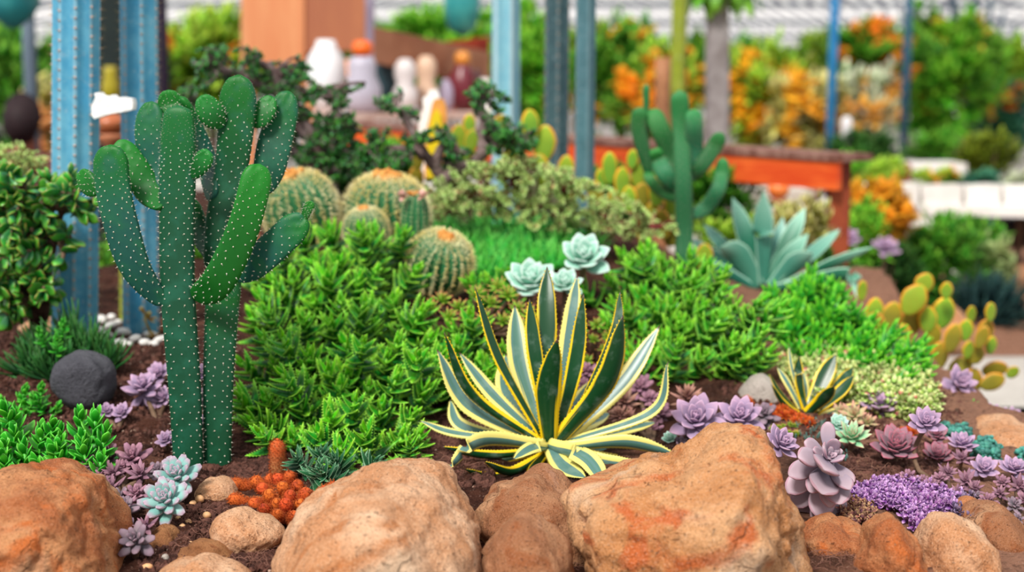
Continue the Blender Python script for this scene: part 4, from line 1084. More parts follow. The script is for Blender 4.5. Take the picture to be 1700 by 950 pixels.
# ------------------------------------------------------------------ orange finger cactus
fc = thing('finger_cactus', 'orange-spined finger cactus with one tall upright finger', 'cactus', hit(468, 845))
def finger(base, tip, wpx, d, mat=M_orange, dd=0):
    q_ = min(gd(*base), gd(*tip), d) if base[1] > 803 else d; d = q_ + .02; p0, p1 = at(*base, d + .02), at(*tip, d + dd * .5); r = M(wpx * 1.18, d) / 2; L = np.linalg.norm(p1 - p0); n = 12
    t = np.linspace(0, 1, n); prof = np.sqrt(np.clip(1 - ((t - .75).clip(0) / .25) ** 2.4, 0.01, 1)) * (.85 + .15 * t)
    C = spline([p0, (p0 + p1) / 2 + [0, 0, -.1 * L], p1], n)
    o = part('finger', xf(tube(C, prof * r, 14), r=random.random()), mat, fc)
    T_ = unit(np.gradient(C, axis=0)); A, N = [], []
    Fr = frame(T_, (0.1, -1, .3))
    m = int(L / .0032)
    for k in range(m):
        q = (k + .5) / m; c = np.array([np.interp(q, t, C[:, j]) for j in range(3)]); rr = np.interp(q, t, prof) * r; i = min(n - 1, int(q * n))
        for j in range(12):
            a = (j + k * .5) * PI / 6; nn = Fr[i][:, 0] * math.cos(a) + Fr[i][:, 2] * math.sin(a)
            if nn[1] < .5: A.append(c + nn * rr); N.append(nn + T_[i] * (.3 if q < .85 else 1))
    A = np.repeat(np.array(A), 3, 0); N = unit(np.repeat(np.array(N), 3, 0) + rng.standard_normal((len(A), 3)) * .6)
    part('spines', rep(leaf(.005, .00035, .00035, 'needle', 0, 0, 3, 3), frame(N, (.1, .2, 1)), A), M_oneedle, o)
dF = 2.36
def gd(x, y): return hit(x, y)[1] - .03
finger((462, 800), (460, 728), 23, dF + .05, M_orange_pale)
for b, tpt, w, dd in [((425, 806), (382, 800), 20, 0), ((455, 818), (418, 792), 19, .02), ((428, 838), (380, 824), 20, -.02), ((450, 832), (416, 835), 19, -.05), ((460, 800), (440, 792), 18, .04), ((462, 812), (462, 786), 18, .03), ((470, 812), (484, 782), 18, .02),
                      ((475, 825), (468, 802), 18, -.02), ((485, 818), (497, 800), 18, .0), ((478, 835), (482, 818), 19, -.04), ((440, 820), (434, 806), 18, -.01), ((455, 836), (446, 816), 19, -.04), ((476, 850), (474, 832), 20, -.06),
                      ((490, 840), (512, 812), 20, -.01), ((500, 848), (498, 832), 17, -.03), ((450, 846), (436, 842), 17, -.07), ((465, 862), (460, 850), 18, -.08), ((485, 866), (488, 852), 17, -.08), ((500, 852), (516, 838), 16, -.04), ((515, 835), (545, 808), 18, .0), ((520, 828), (558, 800), 15, .03), ((470, 845), (458, 832), 18, -.06)]:
    finger(b, tpt, w, dF, dd=dd)

# ------------------------------------------------------------------ bright green succulent, bottom left
kp = thing('green_succulent', 'bright green leafy succulent above the bottom left boulder', 'succulent', hit(80, 795))
def kal_stem(s):
    r_ = np.random.default_rng(s); lt = leaf(1, .25, .06, 'spoon', .35, .15, 7, 8); Rs, Ps, Ss, rs = [], [], [], []
    for i in range(18):
        q = i / 17; az = i * 2.4 + r_.normal() * .1; el = .1 + 1.1 * q; d_ = np.array([math.cos(az) * math.cos(el), math.sin(az) * math.cos(el), math.sin(el)])
        Rs.append(frame(d_, (-math.cos(az), -math.sin(az), 1))); Ps.append([0, 0, .075 * q]); Ss.append(.046 * (1 - .45 * q)); rs.append(r_.random())
    return join([rep(lt, Rs, Ps, Ss, rs), tube([[0, 0, -.05], [0, 0, .07]], [.004, .003], 6)])
KAL = [mesh_of('leafy_stem', kal_stem(s), M_kal) for s in range(3)]
for i, (x, y) in enumerate([(8, 700), (35, 690), (30, 725), (60, 720), (10, 740), (45, 755), (80, 745), (100, 722), (128, 700), (150, 715), (120, 742), (148, 750), (160, 770), (95, 770), (60, 780), (25, 775), (125, 775), (-5, 770), (75, 705), (-10, 715), (140, 730), (5, 760), (110, 790), (35, 795), (155, 735)]):
    q = at(x, y - 12, 2.46 - (y - 690) * .0012); inst('leafy_stem', KAL[i % 3], kp, q - [0, 0, .07], tilt_R(random.uniform(-.35, .35), random.uniform(0, .5)), random.uniform(.85, 1.1))
kq = thing('green_succulent', 'small dark green leafy plant in front of the dark grey stone', 'succulent', hit(55, 670))
for i, (x, y) in enumerate([(30, 640), (55, 655), (75, 648), (45, 672), (80, 668), (15, 660), (62, 636)]):
    q = at(x, y, 2.72); inst('leafy_stem', KAL[i % 3], kq, q - [0, 0, .05], tilt_R(random.uniform(-.5, .5), random.uniform(0, .6)), .62)

# dark spiky tufts
hw = thing('spiky_succulent', 'dark green spiky narrow-leaved tufts behind the dark grey stone', 'succulent', hit(110, 600))
HAW = [mesh_of('spiky_tuft', rep(leaf(1, .06, .045, 'needle', .5, .1, 7, 5), *(lambda D: (frame(D, (0, 0, 1)), np.zeros((len(D), 3)) + [0, 0, .0], rng.uniform(.06, .10, len(D))))(unit(rng.standard_normal((46, 3)) * [.75, .75, .3] + [0, 0, .75]))), M_hawor) for s in range(3)]
for i, (x, y) in enumerate([(60, 590), (85, 575), (110, 565), (135, 570), (155, 585), (100, 595), (70, 605), (125, 590), (45, 600), (90, 610), (145, 560), (172, 600), (180, 590), (115, 545), (60, 560)]):
    q = at(x, y, 3.02 - (y - 560) * .002); inst('spiky_tuft', HAW[i % 3], hw, q - [0, 0, .03], tilt_R(random.uniform(-.4, .4), random.uniform(0, .4)), random.uniform(.8, 1.1))
part('leafy_shoots', join([xf(kal_stem(7), tilt_R(.2, .3), at(103, 560, 2.95), .5), xf(kal_stem(8), tilt_R(-.2, .3), at(75, 575, 2.92), .5), xf(kal_stem(9), tilt_R(.1, .3), at(95, 588, 2.9), .5)]), M_kal, hw)

# ------------------------------------------------------------------ golden barrels
def barrel(label, cx, cy, rx, ry, d, crown, ribs=28, lean=(0, 0), squash=None, crown_w=.3):
    c = at(cx, cy, d); R = M(rx, d); H = M(ry, d)
    ax = unit(np.array([lean[0], lean[1], 1.0])); Rm = frame(np.cross(ax, [1, 0, 0.0]) * 1.0, ax)
    Rm = np.stack([unit(np.cross(np.cross(ax, [1, 0, 0]), ax)), unit(np.cross(ax, [1, 0, 0])), ax], -1)
    t = thing('barrel_cactus', label, 'cactus', c - [0, 0, H * .95])
    KN, NR = ribs * 6, 34
    ph = np.linspace(0, 2 * PI, KN, endpoint=False); th = np.linspace(.03, PI * .93, NR)
    T_, P_ = np.meshgrid(th, ph, indexing='ij')
    rib = np.abs(((P_ * ribs / (2 * PI)) % 1) - .5) * 2
    rr = 1 - .17 * (1 - rib ** .8) * np.sin(T_) ** .4
    cap = .93 + .07 * np.clip(T_ / .5, 0, 1)
    V = np.stack([R * np.sin(T_) ** .85 * rr * np.cos(P_), R * np.sin(T_) ** .85 * rr * np.sin(P_), H * np.cos(T_) * cap], -1).reshape(-1, 3)
    Q = [(i * KN + j, i * KN + (j + 1) % KN, (i + 1) * KN + (j + 1) % KN, (i + 1) * KN + j) for i in range(NR - 1) for j in range(KN)]
    Tt = [(len(V), j, (j + 1) % KN) for j in range(KN)]
    V = np.vstack([V, [0, 0, H * .93]])
    body = part('body', xf(G(V, Q, Tt), Rm, c), M_barrel, t)
    A, N = [], []
    for k in range(ribs):
        p = (k + .5 - .5) * 2 * PI / ribs
        for a in np.linspace(.22, PI * .85, 20):
            q = np.array([R * math.sin(a) ** .85 * math.cos(p), R * math.sin(a) ** .85 * math.sin(p), H * math.cos(a) * (.93 + .07 * min(1, a / .5))])
            A.append(q); N.append([math.sin(a) * math.cos(p), math.sin(a) * math.sin(p), math.cos(a)])
    A = np.array(A); N = np.array(N); A8 = np.repeat(A, 7, 0); N8 = unit(np.repeat(N, 7, 0) + rng.standard_normal((len(A8), 3)) * .75)
    part('spines', xf(rep(leaf(R * .16, R * .010, R * .010, 'needle', .2, 0, 3, 3), frame(N8, (.1, .2, 1)), A8), Rm, c), M_needle, body)
    part('areoles', xf(rep(ICO[1], frame(N, (.1, .2, 1)), A, np.full(len(A), R * .020)), Rm, c), M_areole, body)
    # woolly crown and its dried buds
    n = 46; aa = rng.uniform(0, 2 * PI, n); qq = np.sqrt(rng.random(n)) * R * crown_w
    part('crown', xf(rep(ICO[1], [rot(*rng.uniform(0, 6, 3)) for _ in range(n)], np.stack([qq * np.cos(aa), qq * np.sin(aa), H * .93 + R * rng.uniform(0, .12, n)], -1), np.tile([1, 1, 1.4], (n, 1)) * (R * rng.uniform(.06, .1, n))[:, None]), Rm, c), M_wool, t)
    return t
barrel('golden barrel cactus, leftmost, beside the dark opuntia pads', 499, 350, 62, 64, 3.5, None, 23, (-.22, -.25))
barrel('largest golden barrel cactus in the middle with a yellow-orange crown', 641, 358, 70, 66, 3.55, None, 25, (0.05, -.12))
barrel('golden barrel cactus, lowest right one, with a ribbed front and tilted orange crown', 730, 437, 55, 52, 3.3, None, 22, (.25, -.45), crown_w=.2)
barrel('small golden barrel cactus half hidden behind the aloe tips', 608, 385, 38, 40, 3.42, None, 22, (-.1, -.2), crown_w=.2)
barrel('smallest golden barrel cactus squeezed left of the lowest right one', 668, 425, 22, 34, 3.38, None, 16, (0, -.2), crown_w=.3)
t = barrel('narrow columnar cactus with pinkish dried flowers right of the largest barrel', 689, 374, 24, 56, 3.42, None, 14, (.05, -.1), crown_w=.7)
M_dryfl = plain('dried_flower', '#e8c0b4', '#a86a5c', 60)
for fx in (668, 701):
    part('dried_flower', rep(leaf(1, .4, .1, 'round', .6, .3, 5, 6), frame(unit(rng.standard_normal((14, 3)) + [0, -.5, .5])), np.array([at(fx, 326, 3.38)] * 14), .017 * np.ones(14)), M_dryfl, t)

# ------------------------------------------------------------------ blue columns
M_blue = leafmat('blue_column_skin', '#3f86a6', tip='#6fb0c6', t0=.0, t1=.6, edge=None, var=.1, rough=.55, nz=9, nzc='#4a93b4', alt='#4f95b2')
def blue_mat(name, a, b, c_):
    m = NT(name); u, t, r = m.lp(); n1 = m.noise(12, 5, .6)
    c = m.mix(m.step(n1, .35, .65), srgb(a), srgb(b)); c = m.mix(m.math('MULTIPLY', m.step(u, .72, 1.0), .45), c, srgb(c_))
    c = m.mix(m.math('MULTIPLY', m.step(m.noise(70, 4), .58, .7), .3), c, srgb('#9fb4bd'))
    m.bump(n1, .15, .004); return m.fin(c, .6, .3)
M_blue = blue_mat('blue_column_skin', '#3f8fb4', '#62a8c4', '#a4ccd8')
M_paleblue = blue_mat('pale_blue_column_skin', '#79b4c8', '#8cc2d0', '#dfe3e4')
M_slate = blue_mat('slate_column_skin', '#2f4a52', '#3d5a60', '#7a8a8c')
M_slate2 = blue_mat('slate_blue_column_skin', '#3f6670', '#4f7882', '#7f9aa0')
M_olive = blue_mat('olive_column_skin', '#7a8a1e', '#94a02c', '#b4b84a')
M_sp2 = plain('straw_spine', '#c9b27c', '#8a6f4a', rough=.7)
M_fuzz = plain('pinkish_areole', '#d9b8ac', '#b89a90', 60)
def column(name, label, top_z, base, d, w, ribs, mat, spines=True, x_top=None, phase=0.0, depth=.11, step_=.022, n=60):
    """ribbed columnar cactus, w in pixels"""
    b = at(base[0], base[1], d); R = M(w, d) / 2; x1 = at(x_top if x_top is not None else base[0], 0, d)[0]
    z1 = top_z; slope = (x1 - b[0]) / (at(0, 0, d)[2] - b[2])
    t = thing(name, label, 'cactus', b); K = ribs * 8; a = np.linspace(0, 2 * PI, K, endpoint=False); zz = np.linspace(b[2] - .03, z1, n)
    saw = (np.cos((a - phase) * ribs) + 1) / 2; rr = R * (1 - depth * (1 - saw ** 1.3))
    cap = np.sqrt(np.clip(1 - ((zz - (z1 - R)) / R).clip(0, 1) ** 2, .01, 1))
    V = np.stack([b[0] + (zz - b[2])[:, None] * slope + cap[:, None] * rr[None] * np.cos(a), b[1] + cap[:, None] * rr[None] * np.sin(a), np.tile(zz[:, None], (1, K))], -1).reshape(-1, 3)
    LP = np.stack([np.tile(saw, (n, 1)), np.tile(np.linspace(0, 1, n)[:, None], (1, K)), np.full((n, K), .5)], -1).reshape(-1, 3)
    Q = [(i * K + j, i * K + (j + 1) % K, (i + 1) * K + (j + 1) % K, (i + 1) * K + j) for i in range(n - 1) for j in range(K)]
    V = np.vstack([V, [b[0] + (z1 - b[2]) * slope, b[1], z1]]); LP = np.vstack([LP, [.5, 1, .5]])
    T = [(n * K, (n - 1) * K + j, (n - 1) * K + (j + 1) % K) for j in range(K)]
    body = part('body', G(V, Q, T, LP), mat, t)
    if spines:
        A, N = [], []
        for k in range(ribs):
            p = phase + k * 2 * PI / ribs; z = b[2] + random.uniform(0, step_)
            while z < z1 - R * .3:
                A.append([b[0] + (z - b[2]) * slope + R * math.cos(p) * 1.0, b[1] + R * math.sin(p) * 1.0, z]); N.append([math.cos(p), math.sin(p), .1]); z += step_
        A = np.array(A); N = np.array(N)
        part('areoles', rep(ICO[1], frame(N, (0, 0, 1)), A, np.full(len(A), .0030) * (R / .05)), M_fuzz, body)
        A5 = np.repeat(A, 7, 0); N5 = unit(np.repeat(N, 7, 0) + rng.standard_normal((len(A5), 3)) * .6)
        part('spines', rep(leaf(1, .022, .022, 'needle', .1, 0, 3, 3), frame(N5, (.1, .2, 1)), A5, rng.uniform(.007, .018, len(A5))), M_sp2, body)
    return t
column('blue_columnar_cactus', 'thick blue ribbed column cactus at left with straw spines', 2.1, (124, 575), 3.3, 76, 9, M_blue, x_top=127, phase=-PI / 2 + .25)
column('blue_columnar_cactus', 'second blue ribbed column cactus right of the thick one, carrying the white chunk', 2.0, (236, 560), 3.45, 62, 7, M_blue, x_top=231, phase=-PI / 2 + .35)
o = column('columnar_cactus', 'short weathered brown-green column stub left of the second blue column', 1.02, (211, 560), 3.6, 26, 6, M_olive, spines=True, step_=.03)
M_foam = plain('white_foam', '#ffffff', '#f1f1f0', 60, .8, .2, .5)
def prism(poly, d, thick, seed=0, amp=0.0):
    P = np.array([at(x, y, d) for x, y in poly]); n = len(P); V = np.vstack([P + [0, -thick / 2, 0], P + [0, thick / 2, 0], [P.mean(0) + [0, -thick / 2, 0]], [P.mean(0) + [0, thick / 2, 0]]])
    Q = [(i, (i + 1) % n, n + (i + 1) % n, n + i) for i in range(n)]
    T = [(2 * n, (i + 1) % n, i) for i in range(n)] + [(2 * n + 1, n + i, n + (i + 1) % n) for i in range(n)]
    return G(V, Q, T)
single('foam_chunk', prism([(156, 192), (155, 178), (158, 170), (162, 162), (160, 155), (168, 153), (172, 158), (182, 160), (190, 157), (196, 163), (206, 161), (222, 164), (224, 172), (223, 182), (205, 186), (186, 189), (170, 194), (160, 197)], 3.25, .035), M_foam,
       'ragged white foam chunk wedged between the two blue column cacti', 'foam block', smooth=False)

# ------------------------------------------------------------------ shrubs with branches
def shoot_leaves(C, lt, size, start, gap, el=.6, jit=.25, whorl=2):
    """opposite leaves along a twig C"""
    T_ = unit(np.gradient(C, axis=0)); L = np.linalg.norm(np.diff(C, axis=0), axis=1).sum(); n = max(2, int(L * (1 - start) / gap)); t = np.linspace(0, 1, len(C))
    Rs, Ps, Ss = [], [], []
    for k in range(n + 1):
        q = start + (1 - start) * k / n; c = np.array([np.interp(q, t, C[:, j]) for j in range(3)]); ax = T_[min(len(C) - 1, int(q * len(C)))]
        x = unit(np.cross(ax, [.3, .9, .2])); y = np.cross(ax, x)
        for w in range(whorl):
            a = w * 2 * PI / whorl + k * PI / 2 + random.uniform(-jit, jit); e = el + (.5 if k >= n - 1 else 0) + random.uniform(-jit, jit)
            dr = (x * math.cos(a) + y * math.sin(a)) * math.cos(e) + ax * math.sin(e)
            Rs.append(frame(unit(dr), ax * 1.0)); Ps.append(c); Ss.append(size * random.uniform(.7, 1.15) * (.8 if k == n else 1))
    return Rs, Ps, Ss

def shrub(name, label, root_p, tips, lt, size, gap, mat, wood, r0=.006, start=.3, sub=.0, cat='shrub', el=.6, joints=None, dist=.10, whorl=2, rt=.0012):
    """tips: world points; every twig leaves the nearest joint (or the root) and carries leaves near its end"""
    t = thing(name, label, cat, root_p); J = [np.asarray(root_p)] if joints is None else [np.asarray(j) for j in joints]
    Rs, Ps, Ss, tw = [], [], [], []
    for tp in tips:
        tp = np.asarray(tp); dd = [np.linalg.norm(tp - j) for j in J]; j = J[int(np.argmin(dd))]
        m = (tp + j) / 2 + np.array([random.gauss(0, .02), random.gauss(0, .02), random.uniform(-.01, .03)]); C = spline([j, m, tp], 10)
        L = max(.01, np.linalg.norm(tp - j)); tw.append(tube(C, np.linspace(min(r0, .012 * L / dist + .001), rt, 10), 5))
        a, b, c = shoot_leaves(C, lt, size, max(start, 1 - dist / L), gap, el, whorl=whorl); Rs += a; Ps += b; Ss += c
    part('foliage', rep(lt, Rs, Ps, Ss), mat, t)
    part('twigs', join(tw), wood, t)
    return t

lt_small = leaf(1, .42, .09, 'round', .3, .1, 5, 6)
lt_jade = leaf(1, .36, .09, 'spoon', .3, .12, 7, 8)
def tips_in(poly, n, d0, d1):
    xs = [p[0] for p in poly]; ys = [p[1] for p in poly]; out = []
    while len(out) < n:
        a, b = random.uniform(min(xs), max(xs)), random.uniform(min(ys), max(ys))
        if inside(a, b, poly): out.append(at(a, b, random.uniform(d0, d1)))
    return out

# cream and red elephant bush in the middle
shrub('variegated_bush', 'cream and pale green small-leaved bush with red twigs behind the grassy green patch', hit(860, 400),
      tips_in([(690, 330), (720, 285), (800, 262), (850, 250), (900, 262), (960, 290), (1040, 325), (1110, 360), (1130, 385), (1060, 400), (960, 392), (860, 372), (760, 360), (700, 365)], 330, 3.75, 4.25),
      lt_small, .0145, .011, M_cream, M_redstem, .004, .3, joints=[at(x, y, 3.98) for x, y in [(760, 350), (820, 340), (880, 350), (940, 360), (1000, 375), (1060, 385), (860, 300), (930, 320), (1080, 380)]], dist=.11)
shrub('variegated_bush', 'small cream-green bush at the left edge above the jade plant', at(30, 330, 3.7),
      tips_in([(-10, 245), (25, 235), (75, 245), (80, 290), (40, 310), (-10, 310)], 60, 3.6, 3.85), lt_small, .014, .012, M_cream, M_redstem, .004, .3, joints=[at(20, 300, 3.7), at(50, 300, 3.75), at(-5, 290, 3.7)], dist=.10)
# green jade shrub at left
J1 = [(75, 470), (60, 400), (30, 350), (110, 345), (20, 450), (60, 500), (100, 400)]
jd = shrub('jade_plant', 'round-leaved jade plant with dark trunk at the left edge', hit(60, 560),
      tips_in([(-15, 285), (30, 280), (60, 300), (100, 290), (140, 300), (162, 330), (150, 365), (110, 370), (95, 400), (90, 460), (85, 510), (40, 520), (-15, 540)], 95, 2.98, 3.2), lt_jade, .041, .016, M_jade, M_stem, .008, .35,
      joints=[at(x, y, 3.1) for x, y in J1], dist=.055, rt=.002)
M_dktrunk = plain('dark_bark', '#3a2a26', '#5a443a', 40, .9, .1, .6)
part('trunk', join([tube([hit(60, 560), at(70, 500, 3.1), at(75, 450, 3.1), at(88, 400, 3.1), at(105, 345, 3.1)], [.022, .018, .015, .011, .005], 9, 20, .2), tube([at(75, 460, 3.1), at(45, 410, 3.1), at(28, 350, 3.1)], [.013, .01, .004], 8, 12, .2), tube([at(70, 500, 3.1), at(30, 470, 3.08), at(10, 440, 3.08)], [.012, .01, .004], 8, 10, .2)]), M_dktrunk, jd)

# dark bonsai-like jades
lt_bon = leaf(1, .36, .10, 'round', .35, .12, 5, 6)
def bonsai(label, root, polys, branches, d, nt, size=.021):
    tips, joints = [], []
    for br in branches:
        joints += [at(x, y, d + q) for x, y, q in [(p + (0,))[:3] for p in br]]
    area = [max(1, (max(a for a, _ in p) - min(a for a, _ in p)) * (max(b for _, b in p) - min(b for _, b in p))) for p in polys]
    for p, a in zip(polys, area): tips += tips_in(p, max(3, int(nt * a / sum(area))), d - .10, d + .16)
    t = shrub('dark_jade', label, root, tips, lt_bon, size, .012, M_bonsai, M_bark, .006, .3, joints=joints, dist=.05, rt=.0018)
    part('branches', join([tube([at(*q[:2], d + (q[2] if len(q) > 2 else 0)) for q in br], np.linspace(.019, .007, len(br)), 8, 6 * len(br), .25) for br in branches]), M_bark, t)
    return t
M_bark = plain('grey_brown_bark', '#8d7a78', '#5f4c4a', 30, .85, .1, .6)
bonsai('sprawling dark-leaved jade with bare grey branches behind the tall green cactus', at(560, 330, 3.95),
       [[(320, 85), (360, 75), (420, 85), (435, 120), (400, 140), (345, 130)], [(320, 100), (350, 110), (345, 160), (315, 150)], [(280, 150), (330, 140), (360, 165), (350, 200), (290, 190)], [(420, 100), (470, 110), (520, 95), (515, 130), (450, 160), (410, 150)],
        [(450, 140), (510, 150), (560, 130), (590, 150), (575, 190), (520, 200), (460, 190)], [(480, 190), (560, 185), (620, 210), (640, 240), (635, 290), (560, 300), (500, 280), (470, 240)], [(520, 260), (640, 250), (630, 300), (560, 310)], [(330, 180), (400, 170), (420, 230), (340, 230)], [(480, 215), (600, 220), (620, 290), (490, 280)]],
       [[(555, 330), (545, 280), (520, 225), (470, 165), (400, 125), (355, 112)], [(545, 270), (490, 205), (430, 190), (360, 190), (310, 175)], [(540, 260), (560, 215), (555, 160), (570, 140)], [(545, 285), (590, 260), (625, 240)], [(470, 165), (455, 120), (425, 100)], [(545, 280), (500, 260), (480, 240)]], 3.95, 360, .019)
bonsai('open-branched dark jade in front of the yellow and white ornament', at(735, 330, 3.92),
       [[(640, 165), (668, 160), (672, 190), (650, 190)], [(660, 175), (690, 185), (685, 205), (668, 200)], [(665, 225), (700, 220), (705, 245), (670, 245)], [(775, 155), (800, 140), (830, 155), (830, 190), (790, 190)], [(790, 130), (806, 128), (806, 160), (792, 160)], [(795, 205), (860, 200), (880, 225), (870, 255), (820, 255), (800, 240)],
        [(735, 225), (770, 225), (765, 290), (740, 285)], [(650, 240), (680, 245), (670, 290), (640, 285)], [(820, 215), (890, 225), (880, 260), (830, 255)], [(720, 215), (742, 215), (740, 235), (722, 235)]],
       [[(735, 335), (732, 295), (705, 255), (690, 230), (672, 195), (655, 180)], [(733, 300), (765, 280), (795, 262), (800, 235), (802, 200), (800, 160)], [(795, 258), (825, 240), (850, 235)], [(705, 258), (680, 245)], [(765, 278), (760, 250)], [(720, 278), (740, 225)]], 3.92, 130)

# ------------------------------------------------------------------ yellow-edged opuntias
def flat_opuntia(label, base, pads, d, links=True, mats=(None, None)):
    t = thing('yellow_edged_opuntia', label, 'cactus', base)
    for it in pads:
        x, y, w, h = it[:4]; tl = it[4] if len(it) > 4 else random.uniform(-.2, .2); old = it[5] if len(it) > 5 else 0; dd = random.uniform(-.05, .05)
        ux, uy = math.sin(tl), -math.cos(tl); P = [at(x - ux * h / 2, y - uy * h / 2, d + dd), at(x, y, d + dd), at(x + ux * h / 2, y + uy * h / 2, d + dd - .005)]
        W_ = [w * .5, w * .85, w * 1.0, w * .95, w * .7]
        body, sp = pad_geo(P, [M(q, d) * 1.12 for q in W_], random.uniform(-.3, .3), .30, .016, .35, 20, 18, .5, .6, False)
        o = part('pad', xf(body, r=random.random()), M_yop_old if old else M_yop, t)
        part('areoles', sp, M_wool, o)
    return t
flat_opuntia('yellow-edged paddle cactus cluster left of the dark green branching cactus', at(1070, 420, 4.15),
    [(1012, 279, 24, 54, 0), (1033, 302, 26, 50, 0), (1060, 290, 24, 44, .1), (1088, 285, 22, 42, .15), (1092, 317, 30, 50, .1), (1121, 338, 34, 62, .05), (1065, 326, 30, 46, .2, 1), (988, 320, 24, 40, 0, 1), (1118, 388, 30, 44, .4, 1), (1080, 356, 22, 44, .3, 1),
     (998, 297, 18, 34, -.1), (1050, 264, 18, 32, .1), (1045, 330, 24, 44, 0), (1020, 338, 24, 46, 0, 1), (1100, 372, 26, 50, -.1, 1), (1070, 384, 26, 50, 0, 1), (990, 345, 26, 46, 0, 1)], 4.15)
flat_opuntia('yellow-edged paddle cactus scattered behind the open-branched dark jade', at(860, 330, 4.25),
    [(940, 283, 26, 52, .05), (904, 238, 36, 62, .1), (880, 206, 28, 50, -.05), (779, 206, 20, 34, 0), (762, 230, 28, 48, 0), (783, 234, 22, 40, .2), (833, 202, 26, 24, 0, 1), (692, 262, 22, 40, -.1, 1), (895, 285, 34, 60, 0), (935, 325, 28, 50, 0), (770, 270, 28, 50, 0), (690, 300, 24, 50, .1, 1), (850, 250, 26, 50, .2, 1), (865, 300, 30, 60, 0), (790, 275, 26, 50, 0)], 4.25)
flat_opuntia('mustard yellow paddle cactus at the right edge of the bed', at(1600, 640, 3.75),
    [(1565, 519, 40, 54, .25), (1571, 482, 20, 28, .1), (1534, 470, 30, 36, .5), (1517, 497, 40, 56, .55), (1480, 524, 32, 48, .3, 1), (1512, 534, 36, 46, .2, 1), (1452, 514, 28, 40, .1), (1431, 483, 16, 34, .1), (1453, 535, 30, 34, .2, 1), (1612, 522, 17, 28, .1), (1644, 518, 19, 32, .05), (1635, 552, 26, 46, .25, 1), (1603, 548, 24, 36, .2), (1581, 561, 28, 50, .3, 1),
     (1607, 581, 20, 30, .2), (1620, 588, 28, 34, .3, 1), (1645, 573, 20, 30, .2), (1595, 608, 28, 42, 1.2, 1), (1652, 613, 28, 44, 1.4, 1), (1681, 618, 18, 24, .9), (1612, 634, 36, 48, .3, 1), (1648, 634, 28, 44, 1.2, 1), (1548, 560, 28, 46, .2, 1), (1560, 590, 28, 46, .1, 1), (1540, 530, 30, 44, 0), (1500, 560, 28, 44, 0, 1), (1630, 560, 20, 40, .4, 1), (1590, 640, 28, 40, .2, 1)], 3.75)
flat_opuntia('yellow-edged paddle tip rising behind the right aloe clump', at(1170, 450, 3.8), [(1170, 422, 26, 36, 0), (1172, 445, 26, 36, 0, 1)], 3.8)

# ------------------------------------------------------------------ green branching column cactus
gc = thing('branching_cactus', 'dark green branching cactus with upright arms in front of the orange table', 'cactus', at(1134, 420, 4.0))
for px, w in [([(1134, 440), (1136, 380), (1134, 300), (1130, 210), (1128, 149)], [26, 27, 26, 26, 24]), ([(1145, 300), (1152, 250), (1152, 210), (1150, 181)], [22, 27, 27, 22]), ([(1130, 296), (1115, 260), (1096, 215), (1080, 181)], [20, 28, 30, 26]),
              ([(1078, 290), (1068, 250), (1060, 210), (1064, 178)], [14, 22, 24, 22]), ([(1148, 292), (1165, 275), (1185, 245), (1199, 221)], [16, 24, 26, 18]), ([(1146, 358), (1172, 345), (1192, 315), (1198, 290), (1200, 262)], [18, 24, 22, 20, 16]), ([(1126, 320), (1105, 290), (1092, 265), (1086, 248)], [18, 28, 26, 20]), ([(1076, 290), (1073, 220), (1073, 140)], [6, 8, 7]),
              ([(1130, 330), (1100, 320), (1080, 300), (1076, 285)], [16, 18, 16, 12])]:
    body, sp = pad_geo([at(x, y, 4.0 + random.uniform(-.01, .03)) for x, y in px], [M(q, 4.0) * 1.08 for q in w], random.uniform(-.2, .2), .62, .014, .6, 30, 20, .8, .3, False)
    o = part('arm', xf(body, r=random.random()), M_midcol, gc); part('areoles', sp, M_fuzz, o)

# ------------------------------------------------------------------ blue agave
ba = thing('blue_agave', 'broad-leaved blue-green agave behind the right aloe clumps', 'agave', at(1268, 500, 4.1))
agave(ba, (1268, 478), [((1268, 318), (1264, 390), (1264, 470), 42, 0, 'd'), ((1216, 328), (1236, 390), (1256, 470), 34, .05, 'g'), ((1337, 345), (1310, 400), (1280, 470), 30, .05, 'g'), ((1342, 388), (1310, 430), (1285, 470), 34, .0, 'g'), ((1450, 410), (1380, 440), (1290, 485), 22, -.05, 'g'),
      ((1428, 500), (1405, 458), (1290, 482), 26, -.15, 'g'), ((1168, 372), (1200, 410), (1250, 475), 24, .1, 'g'), ((1142, 395), (1190, 430), (1250, 478), 26, .05, 'g'), ((1196, 410), (1225, 425), (1255, 478), 42, -.05, 'd'), ((1395, 380), (1350, 420), (1285, 475), 24, .08, 'd'), ((1130, 440), (1190, 450), (1250, 485), 28, -.05, 'g'), ((1300, 360), (1290, 410), (1272, 470), 24, .1, 'd'), ((1350, 420), (1320, 440), (1285, 480), 40, -.04, 'd')], 4.1, M_blueagave, 1, .001, 6)

